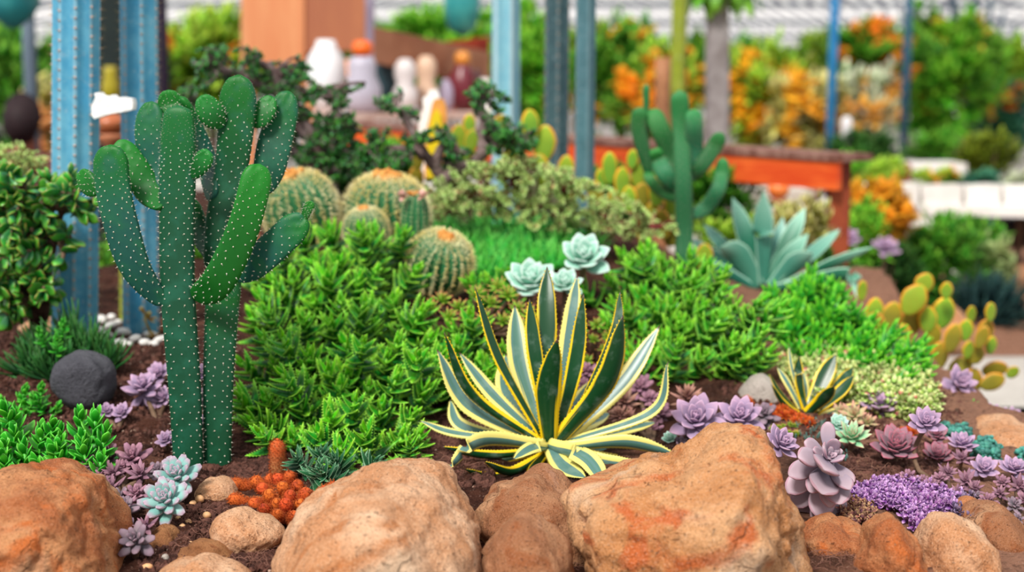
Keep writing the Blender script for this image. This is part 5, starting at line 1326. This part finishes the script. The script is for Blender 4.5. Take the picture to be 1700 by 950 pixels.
# ------------------------------------------------------------------ painted ornament and little markers
M_gloss_white = plain('white_paint', '#ffffff', '#f4f2ee', 10, .4, .4, 0); M_gloss_yel = plain('yellow_paint', '#f0d21c', '#e2c420', 10, .4, .4, 0); M_gloss_or = plain('orange_paint', '#eba85a', '#e09a4a', 10, .4, .4, 0)
om = thing('garden_ornament', 'white and yellow painted upright garden ornament behind the dark jade branches', 'ornament', at(712, 300, 4.5))
part('white_back', prism([(690, 300), (694, 225), (697, 195), (703, 180), (702, 163), (710, 158), (713, 149), (726, 148), (730, 160), (727, 175), (722, 190), (720, 240), (712, 300)], 4.56, .03), M_gloss_white, om, False)
part('orange_border', prism([(705, 300), (706, 225), (714, 190), (718, 172), (722, 164), (736, 164), (741, 176), (742, 195), (739, 225), (740, 250), (732, 280), (728, 300)], 4.51, .03), M_gloss_or, om, False)
part('yellow_face', prism([(709, 295), (710, 225), (718, 190), (725, 180), (732, 190), (735, 225), (733, 255), (727, 295)], 4.49, .02), M_gloss_yel, om, False)
for x, y, l in [(881, 285, 'cream pointed plant marker left of the yellow-edged pad'), (917, 306, 'smaller cream pointed plant marker in the variegated bush')]:
    single('plant_marker', prism([(x - 10, y + 16), (x - 6, y - 4), (x, y - 14), (x + 7, y - 2), (x + 12, y + 16), (x + 6, y + 60), (x - 4, y + 60)], 4.12, .012), plain('cream_plastic', '#f3e9c8', '#e6dab0', 10, .5), l, 'plant marker')
single('twig_cutting', join([tube([hit(262, 600), at(258, 570, 3.3), at(244, 540, 3.3), at(240, 522, 3.3)], .003, 6, 10), rep(leaf(1, .3, .1, 'round', .3, .1, 5, 6), frame(unit(rng.standard_normal((26, 3)) + [0, 0, .5])), [at(*random.choice([(240, 520), (246, 530), (262, 575), (268, 600), (256, 560)]), 3.3) for _ in range(26)], np.full(26, .02))]),
       leafmat('yellow_brown_leaf', '#9a7a3a', tip='#d8c47a', var=.5), 'thin yellowing sprig standing in the soil left of the tall cactus', 'plant')

# ------------------------------------------------------------------ structures behind
M_orangewood = plain('orange_painted_wood', '#d84818', '#ee6a2a', 5, .6, .3, .2, (1, 1, 8)); M_browntop = plain('worn_brown_board', '#9a7468', '#6b4238', 6, .8, .2, .3, (8, 1, 1)); M_redleg = plain('red_brown_post', '#7a3022', '#a8502c', 6, .6, .3, .2)
tb = thing('plank_table', 'long orange plank table with brown top crossing behind the bed', 'table', [*at(1375, 262, 5.3)[:2], 0])
LA, RA = at(540, 200, 7.4), at(1404, 258, 5.2)
ux = unit(RA - LA); uh = unit(np.array([-ux[1], ux[0], 0])); uh = uh if uh[1] > 0 else -uh; Rt = np.stack([ux, uh, np.cross(ux, uh)], -1); mid = (LA + RA) / 2; Lt = np.linalg.norm(RA - LA)
def tp(u, v, w): return mid + Rt @ np.array([u, v, w])
part('table_top', box(tp(0, .09, -.012), (Lt, .2, .025), Rt), M_browntop, tb, False)
part('front_board', box(tp(0, .015, -.078), (Lt - .06, .03, .105), Rt), M_orangewood, tb, False)
part('lower_rail', box(tp(-.3, .12, -.19), (Lt - .9, .03, .05), Rt), M_orangewood, tb, False)
part('back_board', box(tp(-.06, .14, -.075), (Lt - .16, .03, .10), Rt), M_orangewood, tb, False)
for u, v in [(Lt / 2 - .08, .085), (0, .095), (-Lt / 2 + .2, .095)]:
    p = tp(u, v, -.03); part('leg', box([p[0], p[1], p[2] / 2], (.075, .07, p[2])), M_redleg, tb, False)

def slab(pts, thick, mat, parent=None, name='board', **k):
    P = np.array([at(*p) for p in pts]); n = len(P); V = np.vstack([P, P + [0, thick, 0], [P.mean(0)], [P.mean(0) + [0, thick, 0]]])
    Q = [(i, (i + 1) % n, n + (i + 1) % n, n + i) for i in range(n)]; T = [(2 * n, (i + 1) % n, i) for i in range(n)] + [(2 * n + 1, n + i, n + (i + 1) % n) for i in range(n)]
    g = G(V, Q, T)
    return part(name, g, mat, parent, False) if parent is not None else single(name, g, mat, smooth=False, **k)
M_peach = plain('peach_wood', '#d8875a', '#e29c6c', 3, .6, .3, .1, (5, 1, .4)); M_brwood = plain('light_brown_wood', '#b3714e', '#a8674a', 4, .6, .3, .1, (4, 1, .4)); M_box = plain('tan_board', '#b98060', '#a66c4e', 4, .7)
pn = thing('wooden_cabinet', 'tall peach and brown wooden cabinet standing left behind the jade branches', 'cabinet', [*at(503, 200, 9)[:2], 0])
slab([(400, -60, 9), (505, -60, 9), (505, 110, 9), (400, 108, 9)], .25, M_peach, pn, 'left_panel'); slab([(505, -60, 9.02), (606, -60, 9.02), (606, 82, 9.02), (505, 88, 9.02)], .25, M_brwood, pn, 'right_panel')
a0 = at(500, 300, 9.1)
for x in (412, 512): p = at(x, 100, 9.1); part('leg', box([p[0], p[1], p[2] / 2], (.07, .07, p[2])), M_peach, pn, False)
slab([(568, 100, 8.9), (580, 98, 8.9), (606, 190, 8.6), (592, 200, 8.6)], .05, M_peach, pn, 'brace')
sh = thing('display_shelf', 'brown wooden display shelf with pots under it, behind the ornament', 'shelf', [*at(716, 200, 8.4)[:2], 0])
slab([(620, 44, 8.0), (812, 86, 9.4), (812, 150, 9.4), (735, 128, 8.8), (620, 104, 8.0)], .30, M_box, sh, 'top_box')
part('deck', box([*((at(515, 190, 8.2) + at(815, 190, 8.5)) / 2)[:2], 1.01], (1.12, 1.3, .03)), plain('pale_pink_board', '#c9aca0', '#b08f84', 4), sh, False)
slab([(606, -40, 8.3), (620, -40, 8.3), (622, 190, 8.3), (608, 190, 8.3)], .05, plain('grey_lilac_post', '#9c94a8', '#84788c', 4), sh, 'post')
slab([(798, 130, 8.6), (812, 130, 8.6), (812, 196, 8.6), (798, 196, 8.6)], .05, M_gloss_white, sh, 'white_post')
slab([(735, 70, 9.9), (812, 60, 9.9), (812, 190, 9.9), (735, 190, 9.9)], .1, plain('dark_red_board', '#7a1f14', '#a8421c', 5), sh, 'red_back')
for x in (612, 806): p = at(x, 196, 8.35); part('leg', box([p[0], p[1], p[2] / 2], (.06, .06, p[2])), M_brwood, sh, False)
def pot(label, x, y0, y1, w, d, c, prof, name='pot', cat='pot', c2=None, stand=None):
    b = at(x, y1, d)
    if 530 < x < 800 and y1 > 150: b[2] = 1.025
    if stand: single('plant_stand', lathe([(.9 * M(w, d) / 2, 0), (.7 * M(w, d) / 2, .03), (.35 * M(w, d) / 2, .05), (.35 * M(w, d) / 2, b[2] - .04), (.8 * M(w, d) / 2, b[2] - .02), (.8 * M(w, d) / 2, b[2])], [b[0], b[1], 0], 16), M_brwood, stand, 'plant stand')
    H = M(y1 - y0, d); r = M(w, d) / 2
    single(name, lathe([(r * a, H * h) for a, h in prof], b, 20), plain(name + '_glaze', c, c2 or c, 6, .35, .5, 0), label, cat)
round_p = [(.4, 0), (.85, .2), (1, .5), (.9, .75), (.5, .93), (.45, 1), (.38, 1), (.4, .9)]; jug = [(.6, 0), (.95, .15), (1, .45), (.7, .7), (.75, .85), (.6, 1), (.5, 1), (.5, .8)]; snow = [(.6, 0), (1, .22), (.95, .4), (.62, .54), (.85, .7), (.8, .88), (.4, 1), (.1, 1.0)]
bulb = [(.2, 0), (.9, .3), (1, .6), (.7, .95), (.2, 1)]
pot('round glossy white vase left of the orange-lidded jar', 543, 72, 188, 66, 8.2, '#eef0f4', round_p, 'vase', 'vase')
pot('grey-blue jar under the bright orange bowl', 602, 96, 186, 62, 7.95, '#b9b4c4', jug, 'jar', 'jar')
pot('bright orange bowl sitting on the grey-blue jar', 602, 68, 98, 36, 7.95, '#f06a14', bulb, 'bowl', 'bowl')
pot('dark teal vase between the grey jar and the pale jug', 640, 92, 186, 46, 8.3, '#1f3c44', jug, 'vase', 'vase')
pot('pale grey double-bellied jug under the brown shelf', 673, 98, 184, 42, 8.2, '#d9d2d2', snow, 'jug', 'jug')
pot('beige double-bellied jug right of the pale grey one', 708, 92, 182, 40, 8.4, '#d8b69c', snow, 'jug', 'jug')
pot('burgundy pot in front of the dark red board', 768, 112, 186, 50, 8.75, '#6e2430', round_p, 'pot')
pot('small golden pot on the burgundy one', 768, 86, 114, 26, 8.75, '#d98a34', bulb, 'pot')
pot('small lilac grey pot between the beige jug and the burgundy pot', 740, 128, 180, 26, 8.5, '#a79cb4', round_p, 'pot')
pot('dark brown pot next to the burgundy one', 792, 120, 188, 24, 8.7, '#4a2020', round_p, 'pot')

# posts, tall columns
column('tall_column_cactus', 'pale blue and white ribbed column behind the yellow-edged pads', 2.4, (838, 420), 5.0, 48, 5, M_paleblue, False, x_top=839, phase=-PI / 2 + .5, depth=.35)
column('tall_column_cactus', 'dark slate ribbed column with a dotted middle rib', 2.4, (922, 420), 4.75, 42, 6, M_slate, True, x_top=925, phase=-PI / 2 + .05, step_=.035)
column('tall_column_cactus', 'smooth slate-blue column just left of the green branching cactus', 2.3, (968, 420), 4.6, 34, 5, M_slate2, False, x_top=972, phase=-PI / 2 + .3, depth=.18)
column('tall_column_cactus', 'slim olive green column behind the wooden stump', 2.8, (1122, 300), 7.6, 26, 5, M_olive, False, x_top=1128, depth=.15)
single('wooden_post', tube([[*at(1101, 100, 7.4)[:2], 0], [*at(1101, 100, 7.4)[:2], .6], at(1101, 96, 7.4)], [.045, .042, .04], 12, 12, .1), plain('weathered_wood', '#b07a54', '#8a5c40', 8), 'short brown wooden post left of the slim olive column', 'post')
tt = thing('papaya_tree', 'grey-trunked tree with hanging green leaves at the top, right of the olive column', 'tree', [*at(1191, 200, 8.2)[:2], 0])
part('trunk', tube([[*at(1190, 200, 8.2)[:2], 0], at(1190, 230, 8.2), at(1191, 60, 8.2), at(1192, -40, 8.2), at(1192, -120, 8.2)], [.085, .075, .068, .062, .05], 14, 24, .06), plain('pale_grey_bark', '#b0a8a8', '#8c8280', 9, .9, .1, .4), tt)
lv = leaf(1, .32, .02, 'lance', -1.1, .15, 7, 6); nn = 46
dv = unit(np.c_[rng.uniform(-1, 1, nn), rng.uniform(-1, 1, nn), rng.uniform(-.6, .5, nn)])
part('leaves', rep(lv, frame(dv), np.tile(at(1194, -40, 8.2), (nn, 1)), rng.uniform(.18, .36, nn)), leafmat('papaya_leaf', '#4a9a1c', tip='#8cc83a', var=.6), tt)
def steel(label, x, w, d, zt, mat, z0=0, name='post', xb=None):
    p = at(x, 150, d); q = at(xb if xb is not None else x, 150, d); single(name, tube([[q[0], d, z0], [p[0], d, zt]], [M(w, d) / 2] * 2, 12), mat, label, 'post')
M_bluepaint = plain('blue_paint', '#1c6fa8', '#2a84b8', 4, .5); M_darkblue = plain('dark_blue_paint', '#23485c', '#2c5a74', 3, .5); M_greypost = plain('grey_post_paint', '#5f6f80', '#6c7c8c', 4, .5); M_dark = plain('dark_purple_paint', '#241c30', '#34283c', 4, .7)
steel('grey post behind the dark-haired person at the left edge', 52, 22, 8.5, 2.9, M_greypost)
steel('dark purple post right of the second blue column', 268, 26, 7.5, 2.9, M_dark)
for x, w, d, m, l in [(1383, 15, 12, M_bluepaint, 'bright blue roof post rising behind the right end of the plank table'), (1505, 13, 14, M_darkblue, 'dark blue roof post, second from the table end'), (1578, 11, 18.5, M_darkblue, 'teal roof post, third from the table end'), (1613, 9, 23.5, M_darkblue, 'thin roof post, fourth from the table end'),
                      (1638, 8, 28, M_darkblue, 'thin roof post, fifth from the table end'), (1658, 7, 33, M_darkblue, 'thin far roof post, second from the right edge'), (1678, 6, 39, M_darkblue, 'farthest thin roof post at the right edge')]:
    steel(l, x, w, d, 2.95, m, xb=x - 3)
for i, yy in enumerate([18, 23, 29, 37, 46]):
    struct('trim_%d' % (i + 2), box((2, yy, 2.86), (48, .08, .1)), M_greypost)
single('hanging_lantern', lathe([(.02, .0), (.09, .05), (.12, .16), (.12, .26), (.07, .34), (.02, .4), (.008, .42), (.006, 1.2)], at(767, 60, 9.5), 16), plain('teal_glass', '#2f8a8c', '#4aa6a0', 6, .3), 'teal hanging jar in front of the bright green tree at the top', 'lantern')
single('hanging_lantern', lathe([(.02, .0), (.09, .05), (.14, .12), (.14, .3), (.07, .42), (.02, .46), (.008, .5), (.006, 1.2)], at(22, 48, 7.6), 16), plain('teal_glass_dark', '#2a7f86', '#3a989a', 6, .3), 'teal hanging jar in the top left corner', 'lantern')
single('dark_panel', box([*(at(190, 100, 9.5)[:2]), 1.0], (.42, .12, 2.0)), plain('black_green_surface', '#101a1c', '#1c2a28', 3), 'tall dark panel seen between the two blue column cacti', 'screen', smooth=False)  # near-black upright box between the blue columns
pot('yellow-green pot in front of the dark panel', 185, 112, 168, 30, 8.6, '#a89a1c', jug, 'pot', stand='stand under the yellow-green pot between the blue columns')
pot('terracotta bowl under the white foam chunk', 184, 190, 222, 60, 5.2, '#b4643c', round_p, 'bowl', 'bowl', stand='stand under the terracotta bowl behind the blue columns')

# white benches and planters at right
M_wh = plain('white_plastic', '#f0ece8', '#e4dfda', 5, .5, .3, 0)
bn = thing('white_bench', 'long white bench carrying planters at the right', 'bench', [*at(1570, 360, 8)[:2], 0])
pl0, pl1 = at(1385, 352, 8.2), at(1800, 356, 7.8); bx_ = unit((pl1 - pl0) * [1, 1, 0]); Rb = np.stack([bx_, np.cross([0, 0, 1], bx_), [0, 0, 1]], -1); bm_ = (pl0 + pl1) / 2; Lb = np.linalg.norm(pl1 - pl0)
part('bench_top', box(bm_ + [0, .3, .02], (Lb, .7, .06), Rb), M_wh, bn, False)
for s_ in (-.45, 0, .45): p = bm_ + bx_ * Lb * s_ + [0, .1, 0]; part('leg', box([p[0], p[1] + .05, p[2] / 2], (.05, .4, p[2])), M_wh, bn, False)
for x0, x1, l in [(1436, 1526, 'white planter box, leftmost on the white bench'), (1530, 1598, 'white planter box second from the left on the bench'), (1602, 1662, 'white planter box above the blue tub'), (1666, 1745, 'white planter box cut by the right edge')]:
    g = slab([(x0, 308, 8.0), (x1, 308, 7.95), (x1 - 3, 344, 7.95), (x0 + 3, 344, 8.0)], .3, M_wh, None, 'planter_box', label=l, cat='planter')
single('white_crate', box(at(1552, 278, 9.8) + [0, .2, -.01], (.44, .4, .07)), M_wh, 'raised white tray beyond the bench', 'tray', smooth=False)
st_ = at(1552, 290, 9.8); single('tray_stand', box([st_[0], st_[1] + .2, (st_[2] - .0) / 2], (.3, .3, st_[2])), M_wh, 'pale stand holding the raised white tray', 'stand', smooth=False)
pot('saturated blue tub under the white bench', 1626, 362, 396, 54, 8.15, '#0a2fc0', [(.45, 0), (.8, .2), (1, .7), (1.02, 1), (.9, 1), (.85, .6)], 'tub', 'tub')
single('dark_crate', box(at(1700, 385, 8.4), (.3, .3, .16)), plain('black_plastic', '#17141c', '#221e28', 4), 'black crate under the white bench at the right edge', 'crate', smooth=False)
g = slab([(1238, 314, 6.6), (1352, 318, 6.5), (1350, 356, 6.5), (1240, 352, 6.6)], .25, plain('offwhite_plaster', '#dfd6cc', '#bfb2a6', 6), None, 'trough', label='off-white trough left of the table leg, under the plank table', cat='planter')
pot('orange pot in front of the off-white trough', 1292, 300, 330, 36, 6.3, '#f0803a', round_p, 'pot', stand='stand under the orange pot below the plank table')
pot('small dark red pot at the foot of the second blue post', 1503, 270, 300, 22, 9, '#8a2a1c', round_p, 'pot', stand='stand under the small dark red pot beyond the table end')
pot('white vase in the hedge right of the blue post', 1404, 195, 250, 22, 11, '#e2dfe2', snow, 'vase', 'vase', stand='stand under the white vase in the hedge')

# ------------------------------------------------------------------ distant and middle planting
lt_bg = leaf(1, .34, .02, 'lance', .5, .15, 4, 4)
lt_fl = leaf(1, .5, .1, 'round', .6, .3, 4, 5)
GREENS = {}
def gm(c, c2):
    k = (c, c2)
    if k not in GREENS: GREENS[k] = leafmat('foliage_' + str(len(GREENS)), c, tip=c2, t0=.1, var=.7, rough=.5, nz=4, tl=.4)
    return GREENS[k]
FL = {}
def fm(c):
    if c not in FL: FL[c] = leafmat('blossom_' + str(len(FL)), c, var=.4, rough=.6, tl=.2, bump=0)
    return FL[c]
def bush(label, x, y, rx, ry, d, n, size, cols, fl=None, name='bush', cat='shrub', dr=None, wood=True, lt=None, clump_=.35):
    c = at(x, y, d); R = np.array([M(rx, d), dr or M(rx, d) * .6, M(ry, d)]); t = thing(name, label, cat, [c[0], c[1], max(0, min(c[2] - R[2], float(ground_z(c[0], c[1]))))])
    # leaves gather in sprays
    ns = max(8, n // 24); sp = unit(rng.standard_normal((ns, 3))) * (rng.random((ns, 1)) ** .4); idx = rng.integers(0, ns, n)
    P = c + (sp[idx] + rng.standard_normal((n, 3)) * clump_ * .4) * R
    D = unit(unit(P - c) + rng.standard_normal((n, 3)) * .6 + [0, -.1, .3])
    part('foliage', rep(lt or lt_bg, frame(D, (.05, -.2, 1)), P, rng.uniform(.6, 1.3, n) * size), gm(*cols), t)
    if wood:
        g = []
        for k in range(5):
            q = c + sp[k % ns] * R * .7; g.append(tube([[c[0] + random.uniform(-.03, .03), c[1], max(0.0, t.location.z)], (np.array([c[0], c[1], (c[2] + t.location.z) / 2]) + q) / 2, q], np.array([.03, .02, .008]) * (R[2] + .2), 6, 8))
        part('stems', join(g), M_stem, t)
    if fl:
        fc_, m, fs = fl
        ns2 = max(5, m // 9); s2 = unit(rng.standard_normal((ns2, 3)) + [0, -.5, 0]) * rng.uniform(.7, 1.02, (ns2, 1)); i2 = rng.integers(0, ns2, m)
        P2 = c + (s2[i2] + rng.standard_normal((m, 3)) * .07) * R
        part('blossoms', rep(lt_fl, frame(unit(rng.standard_normal((m, 3)) + [0, -.6, .2])), P2, rng.uniform(.6, 1.2, m) * fs), fm(fc_), t)
    return t
YG = ('#86c01c', '#d0ee5a'); BG_ = ('#58b81e', '#a8e84a'); DG = ('#1c4a1c', '#4a8a30'); MG = ('#3a9222', '#86cc40'); PY = ('#d0d060', '#f6f0b0'); PW = ('#c4d4a8', '#f2f6e0'); TG = ('#2c7a5c', '#5fae8c')  # greens lightened in place of haze; PW also colours the net-haze mass
far = [('dark green trees at the far left behind the grey post', 30, 150, 90, 90, 11, 1500, .12, MG, None), ('pale flowering bush between the grey post and the thick blue column', 75, 200, 40, 60, 9.5, 700, .08, PY, ('#e8a060', 80, .1)),
       ('yellow-green tree with orange blossom left of the wooden cabinet', 345, 110, 90, 80, 12, 1700, .13, YG, ('#f0901c', 120, .12)),
       ('bright green tree top above the display shelf', 760, 75, 120, 50, 15, 1500, .17, BG_, None), ('bright green flowering tree right of the pale blue column', 880, 120, 60, 90, 14, 1300, .15, BG_, ('#f0a020', 60, .12)),
       ('tall green tree between the slate-blue column and the wooden post', 1030, 130, 75, 85, 13.5, 1600, .14, MG, ('#f2a81c', 110, .14)), ('orange-flowered hedge behind the olive column', 1100, 160, 70, 70, 12, 1200, .11, YG, ('#f59a10', 240, .13)),
       ('golden-flowered hedge right of the grey trunk', 1260, 165, 75, 75, 13, 1400, .12, YG, ('#f8b414', 420, .13)), ('pale yellow flowering mass left of the bright blue post', 1340, 190, 60, 62, 12.5, 1100, .11, PY, ('#f6b62a', 240, .13)),
       ('pale cream leaf mass standing in for net haze right of the bright blue post', 1435, 185, 60, 62, 15, 1100, .12, PW, ('#f5b64a', 130, .13)), ('green tree with orange blossom over the pale haze mass', 1450, 95, 80, 48, 16, 1300, .16, MG, ('#f08a1c', 230, .15)),
       ('large green tree behind the teal roof posts', 1570, 130, 80, 95, 17, 1900, .18, BG_, ('#e8c030', 60, .15)), ('blue-green hedge in haze at the right edge', 1660, 200, 60, 55, 18, 1100, .16, TG, ('#f0861c', 26, .18)),
       ('low dark hedge right of the table end', 1430, 262, 55, 30, 10.5, 900, .08, DG, None), ('rounded green bush beyond the raised white tray', 1560, 250, 50, 24, 12, 900, .08, MG, None), ('olive bush beyond the planters at right', 1640, 262, 42, 36, 10.5, 900, .08, ('#6f8a1c', '#a8b83a'), None),
       ('bright low bush on the far bench', 1412, 285, 32, 20, 9.2, 500, .06, BG_, None), ('yellow-green bush in the leftmost planter', 1470, 296, 40, 20, 8.3, 500, .06, YG, ('#d8502a', 20, .05)), ('mixed low plants in the second planter', 1560, 298, 36, 12, 8.15, 350, .05, YG, ('#f0a020', 30, .05)), ('grey-green low plant above the blue tub', 1632, 300, 34, 12, 8.15, 350, .05, TG, None), ('pale green plant in the right edge planter', 1695, 296, 36, 14, 8.15, 350, .05, PW, None),
       ]
for a in far: bush(*a[:9], fl=a[9])
for i, (x, y, l) in enumerate([(-60, 110, 'far tree at the left edge of the grounds'), (180, 110, 'far tree behind the blue column cacti'), (480, 100, 'far tree hidden behind the wooden cabinet'), (650, 110, 'far tree behind the shelf post'), (960, 110, 'far tree behind the slate columns'), (1180, 120, 'far tree behind the grey trunk'), (1370, 125, 'far tree behind the bright blue post'), (1520, 115, 'far tree between the dark blue and teal posts'), (1690, 130, 'far tree at the right edge')]):
    bush(l, x, y, 120, 46, 24, 1300, .3, BG_ if i % 2 else YG, name='tree', cat='tree')
near_bg = [('ivy-like bright green ground plant behind the blue columns', 190, 475, 50, 80, 4.55, 1500, .035, MG), ('green plant seen between the tall cactus pads and the aloe', 335, 430, 35, 60, 4.4, 700, .03, MG), ('dark green growth under the dark jade', 560, 310, 100, 36, 4.65, 1500, .03, DG), ('blurred green plants left of the orange front board', 650, 270, 50, 30, 5.2, 700, .04, MG),
           ('green plants below the plank table behind the branching cactus', 1180, 330, 90, 50, 5.6, 1500, .045, MG), ('light green shrub under the plank table left of the blue agave', 1210, 400, 60, 40, 4.9, 900, .035, YG), ('light green shrub right of the tallest blue agave leaf', 1330, 390, 50, 50, 5.0, 900, .035, PY), ('green shrub left of the smooth slate-blue column', 1000, 330, 60, 50, 4.9, 900, .035, MG), ('dark green plants at the table leg', 1340, 470, 80, 50, 5.0, 1300, .04, DG),
           ('bright green shrub beside the red-brown table leg', 1420, 400, 50, 60, 6.2, 1000, .045, BG_), ('dark green shrub below the yellow-leaved shrub', 1470, 460, 60, 50, 6.4, 1200, .045, DG), ('leafy green shrub below the white planters', 1560, 440, 70, 70, 6.6, 1700, .05, MG), ('pale green feathery plant at the right edge', 1655, 450, 40, 50, 6.7, 700, .05, ('#8fae5a', '#c8d89a')), ('green shrub under the blue tub', 1620, 410, 40, 40, 7.0, 700, .045, MG)]
for a in near_bg: bush(*a)
bush('yellow and orange leaved shrub below the white bench', 1455, 355, 62, 44, 6.5, 800, .06, ('#d89a14', '#f2c030'), fl=('#f2a41c', 160, .07))
bush('dark blue-green spiky plant in front of the pink boulder', 1635, 530, 60, 42, 6.4, 700, .12, ('#1f3f44', '#3f6a66'), lt=leaf(1, .1, .02, 'needle', .5, .1, 5, 4), wood=False)
for x, y, w, l in [(1470, 412, 52, 'blurred lilac rosette plant below the yellow-leaved shrub'), (1408, 396, 46, 'blurred lilac rosette plant against the table leg'), (1446, 512, 54, 'blurred violet rosette plant beside the mustard paddle cactus')]:
    q = at(x, y, 5.9); rosette('lilac', x, y, w, l, d=5.9, stem=[q, q + [0, .02, -.08], [q[0], q[1], 0.02]])
rock('pink-tan boulder at the right edge beyond the path', [(1655, 560), (1660, 500), (1680, 450), (1715, 440), (1760, 480), (1770, 580), (1700, 590)], 6.9, .3, R_brown, 40, 5, .02)
rock('pale tan rock behind the mustard paddle cactus', [(1540, 560), (1550, 520), (1575, 505), (1600, 525), (1610, 570), (1580, 585)], 6.2, .12, R_tan, 41, 3, .01)

# dark planting ground behind the bed and beyond the path
def bed2(name, x0, x1, y0, y1, h):
    g = gridmesh(x0, x1, y0, y1, 60, 60, lambda X, Y: h * _edge(X, x0, x0 + .25) * _edge(Y, y0, y0 + .25) * (1 - _edge(X, x1 - .25, x1)) + .002)
    o = struct(name, g, M_soil, True); return o
bed2('trim_20', -6, 1.15, 5.0, 15, .12).name = 'rear_bed_soil'
bed2('trim_21', 1.75, 9, 6.1, 16, .12).name = 'right_bed_soil'

# ------------------------------------------------------------------ seated person far left, seen from behind
pr = thing('person', 'person with short dark hair in a dusky maroon top sitting with back turned, far left', 'person', [*at(40, 200, 7.2)[:2], 0])
def skin_part(name, verts, edges, radii, mat, parent, sub=2):
    me = bpy.data.meshes.new(name); o = bpy.data.objects.new(name, me); COL.objects.link(o)
    me.from_pydata([tuple(map(float, v)) for v in (np.array(verts) - rootloc(parent))], edges, [])
    m = o.modifiers.new('s', 'SKIN'); m.use_smooth_shade = True
    for i, r in enumerate(radii): me.skin_vertices[0].data[i].radius = r if isinstance(r, tuple) else (r, r)
    me.skin_vertices[0].data[0].use_root = True
    o.modifiers.new('u', 'SUBSURF').levels = sub; o.modifiers['u'].render_levels = sub
    me.materials.append(mat); o.parent = parent; return o
hx, hy, hz = at(38, 203, 7.2)
M_skinp = plain('brown_skin', '#a8705a', '#98604c', 10, .6); M_top = plain('maroon_cloth', '#5a2c34', '#6e3a40', 10, .9); M_hair = plain('dark_hair', '#1c0f14', '#2a161a', 60, .7); M_trous = plain('dark_trousers', '#2a2a38', '#343444', 10, .9)
B = lambda x, y, z: (hx + x, hy + y, hz + z)
skin_part('body', [B(0, 0, -.56), B(0, .02, -.42), B(0, .03, -.26), B(0, .02, -.16), B(0, .0, -.06), B(0, .0, .03), B(.16, 0, -.2), B(.22, .02, -.42), B(.18, .2, -.5), B(.15, .28, -.5), B(-.16, 0, -.2), B(-.22, .02, -.42), B(-.18, .2, -.5), B(-.15, .28, -.5),
                   B(.1, .05, -.58), B(.14, .42, -.58), B(.14, .45, -.95), B(.14, .55, -1.0), B(-.1, .05, -.58), B(-.14, .42, -.58), B(-.14, .45, -.95), B(-.14, .55, -1.0)],
          [(0, 1), (1, 2), (2, 3), (3, 4), (4, 5), (2, 6), (6, 7), (7, 8), (8, 9), (2, 10), (10, 11), (11, 12), (12, 13), (0, 14), (14, 15), (15, 16), (16, 17), (0, 18), (18, 19), (19, 20), (20, 21)],
          [.14, .13, .14, .06, .055, .085, .055, .045, .035, .03, .055, .045, .035, .03, .09, .07, .05, .035, .09, .07, .05, .035], M_skinp, pr)
skin_part('shirt', [B(0, 0, -.56), B(0, .02, -.42), B(0, .03, -.26), B(0, .02, -.17), B(.17, 0, -.21), B(.23, .02, -.4), B(-.17, 0, -.21), B(-.23, .02, -.4)], [(0, 1), (1, 2), (2, 3), (2, 4), (4, 5), (2, 6), (6, 7)], [.165, .15, .16, .075, .075, .062, .075, .062], M_top, pr)
skin_part('trousers', [B(0, 0, -.6), B(.1, .05, -.59), B(.14, .43, -.58), B(.14, .46, -.9), B(-.1, .05, -.59), B(-.14, .43, -.58), B(-.14, .46, -.9)], [(0, 1), (1, 2), (2, 3), (0, 4), (4, 5), (5, 6)], [.16, .11, .085, .065, .11, .085, .065], M_trous, pr)
Vh = ICO[3][0] * [.095, .105, .115]; Vh[:, 2] -= .035 * (ICO[3][0][:, 1] < 0); part('hair', G(Vh + [hx, hy - .012, hz + .035], None, ICO[3][2]), M_hair, pr)
single('stool', join([box([hx, hy + .05, max(.1, hz - .76)], (.36, .36, .04)), *[box([hx + a, hy + .05 + b, (hz - .78) / 2], (.04, .04, hz - .78)) for a in (-.14, .14) for b in (-.14, .14)]]), M_brwood, 'low wooden stool under the seated person', 'stool', smooth=False)
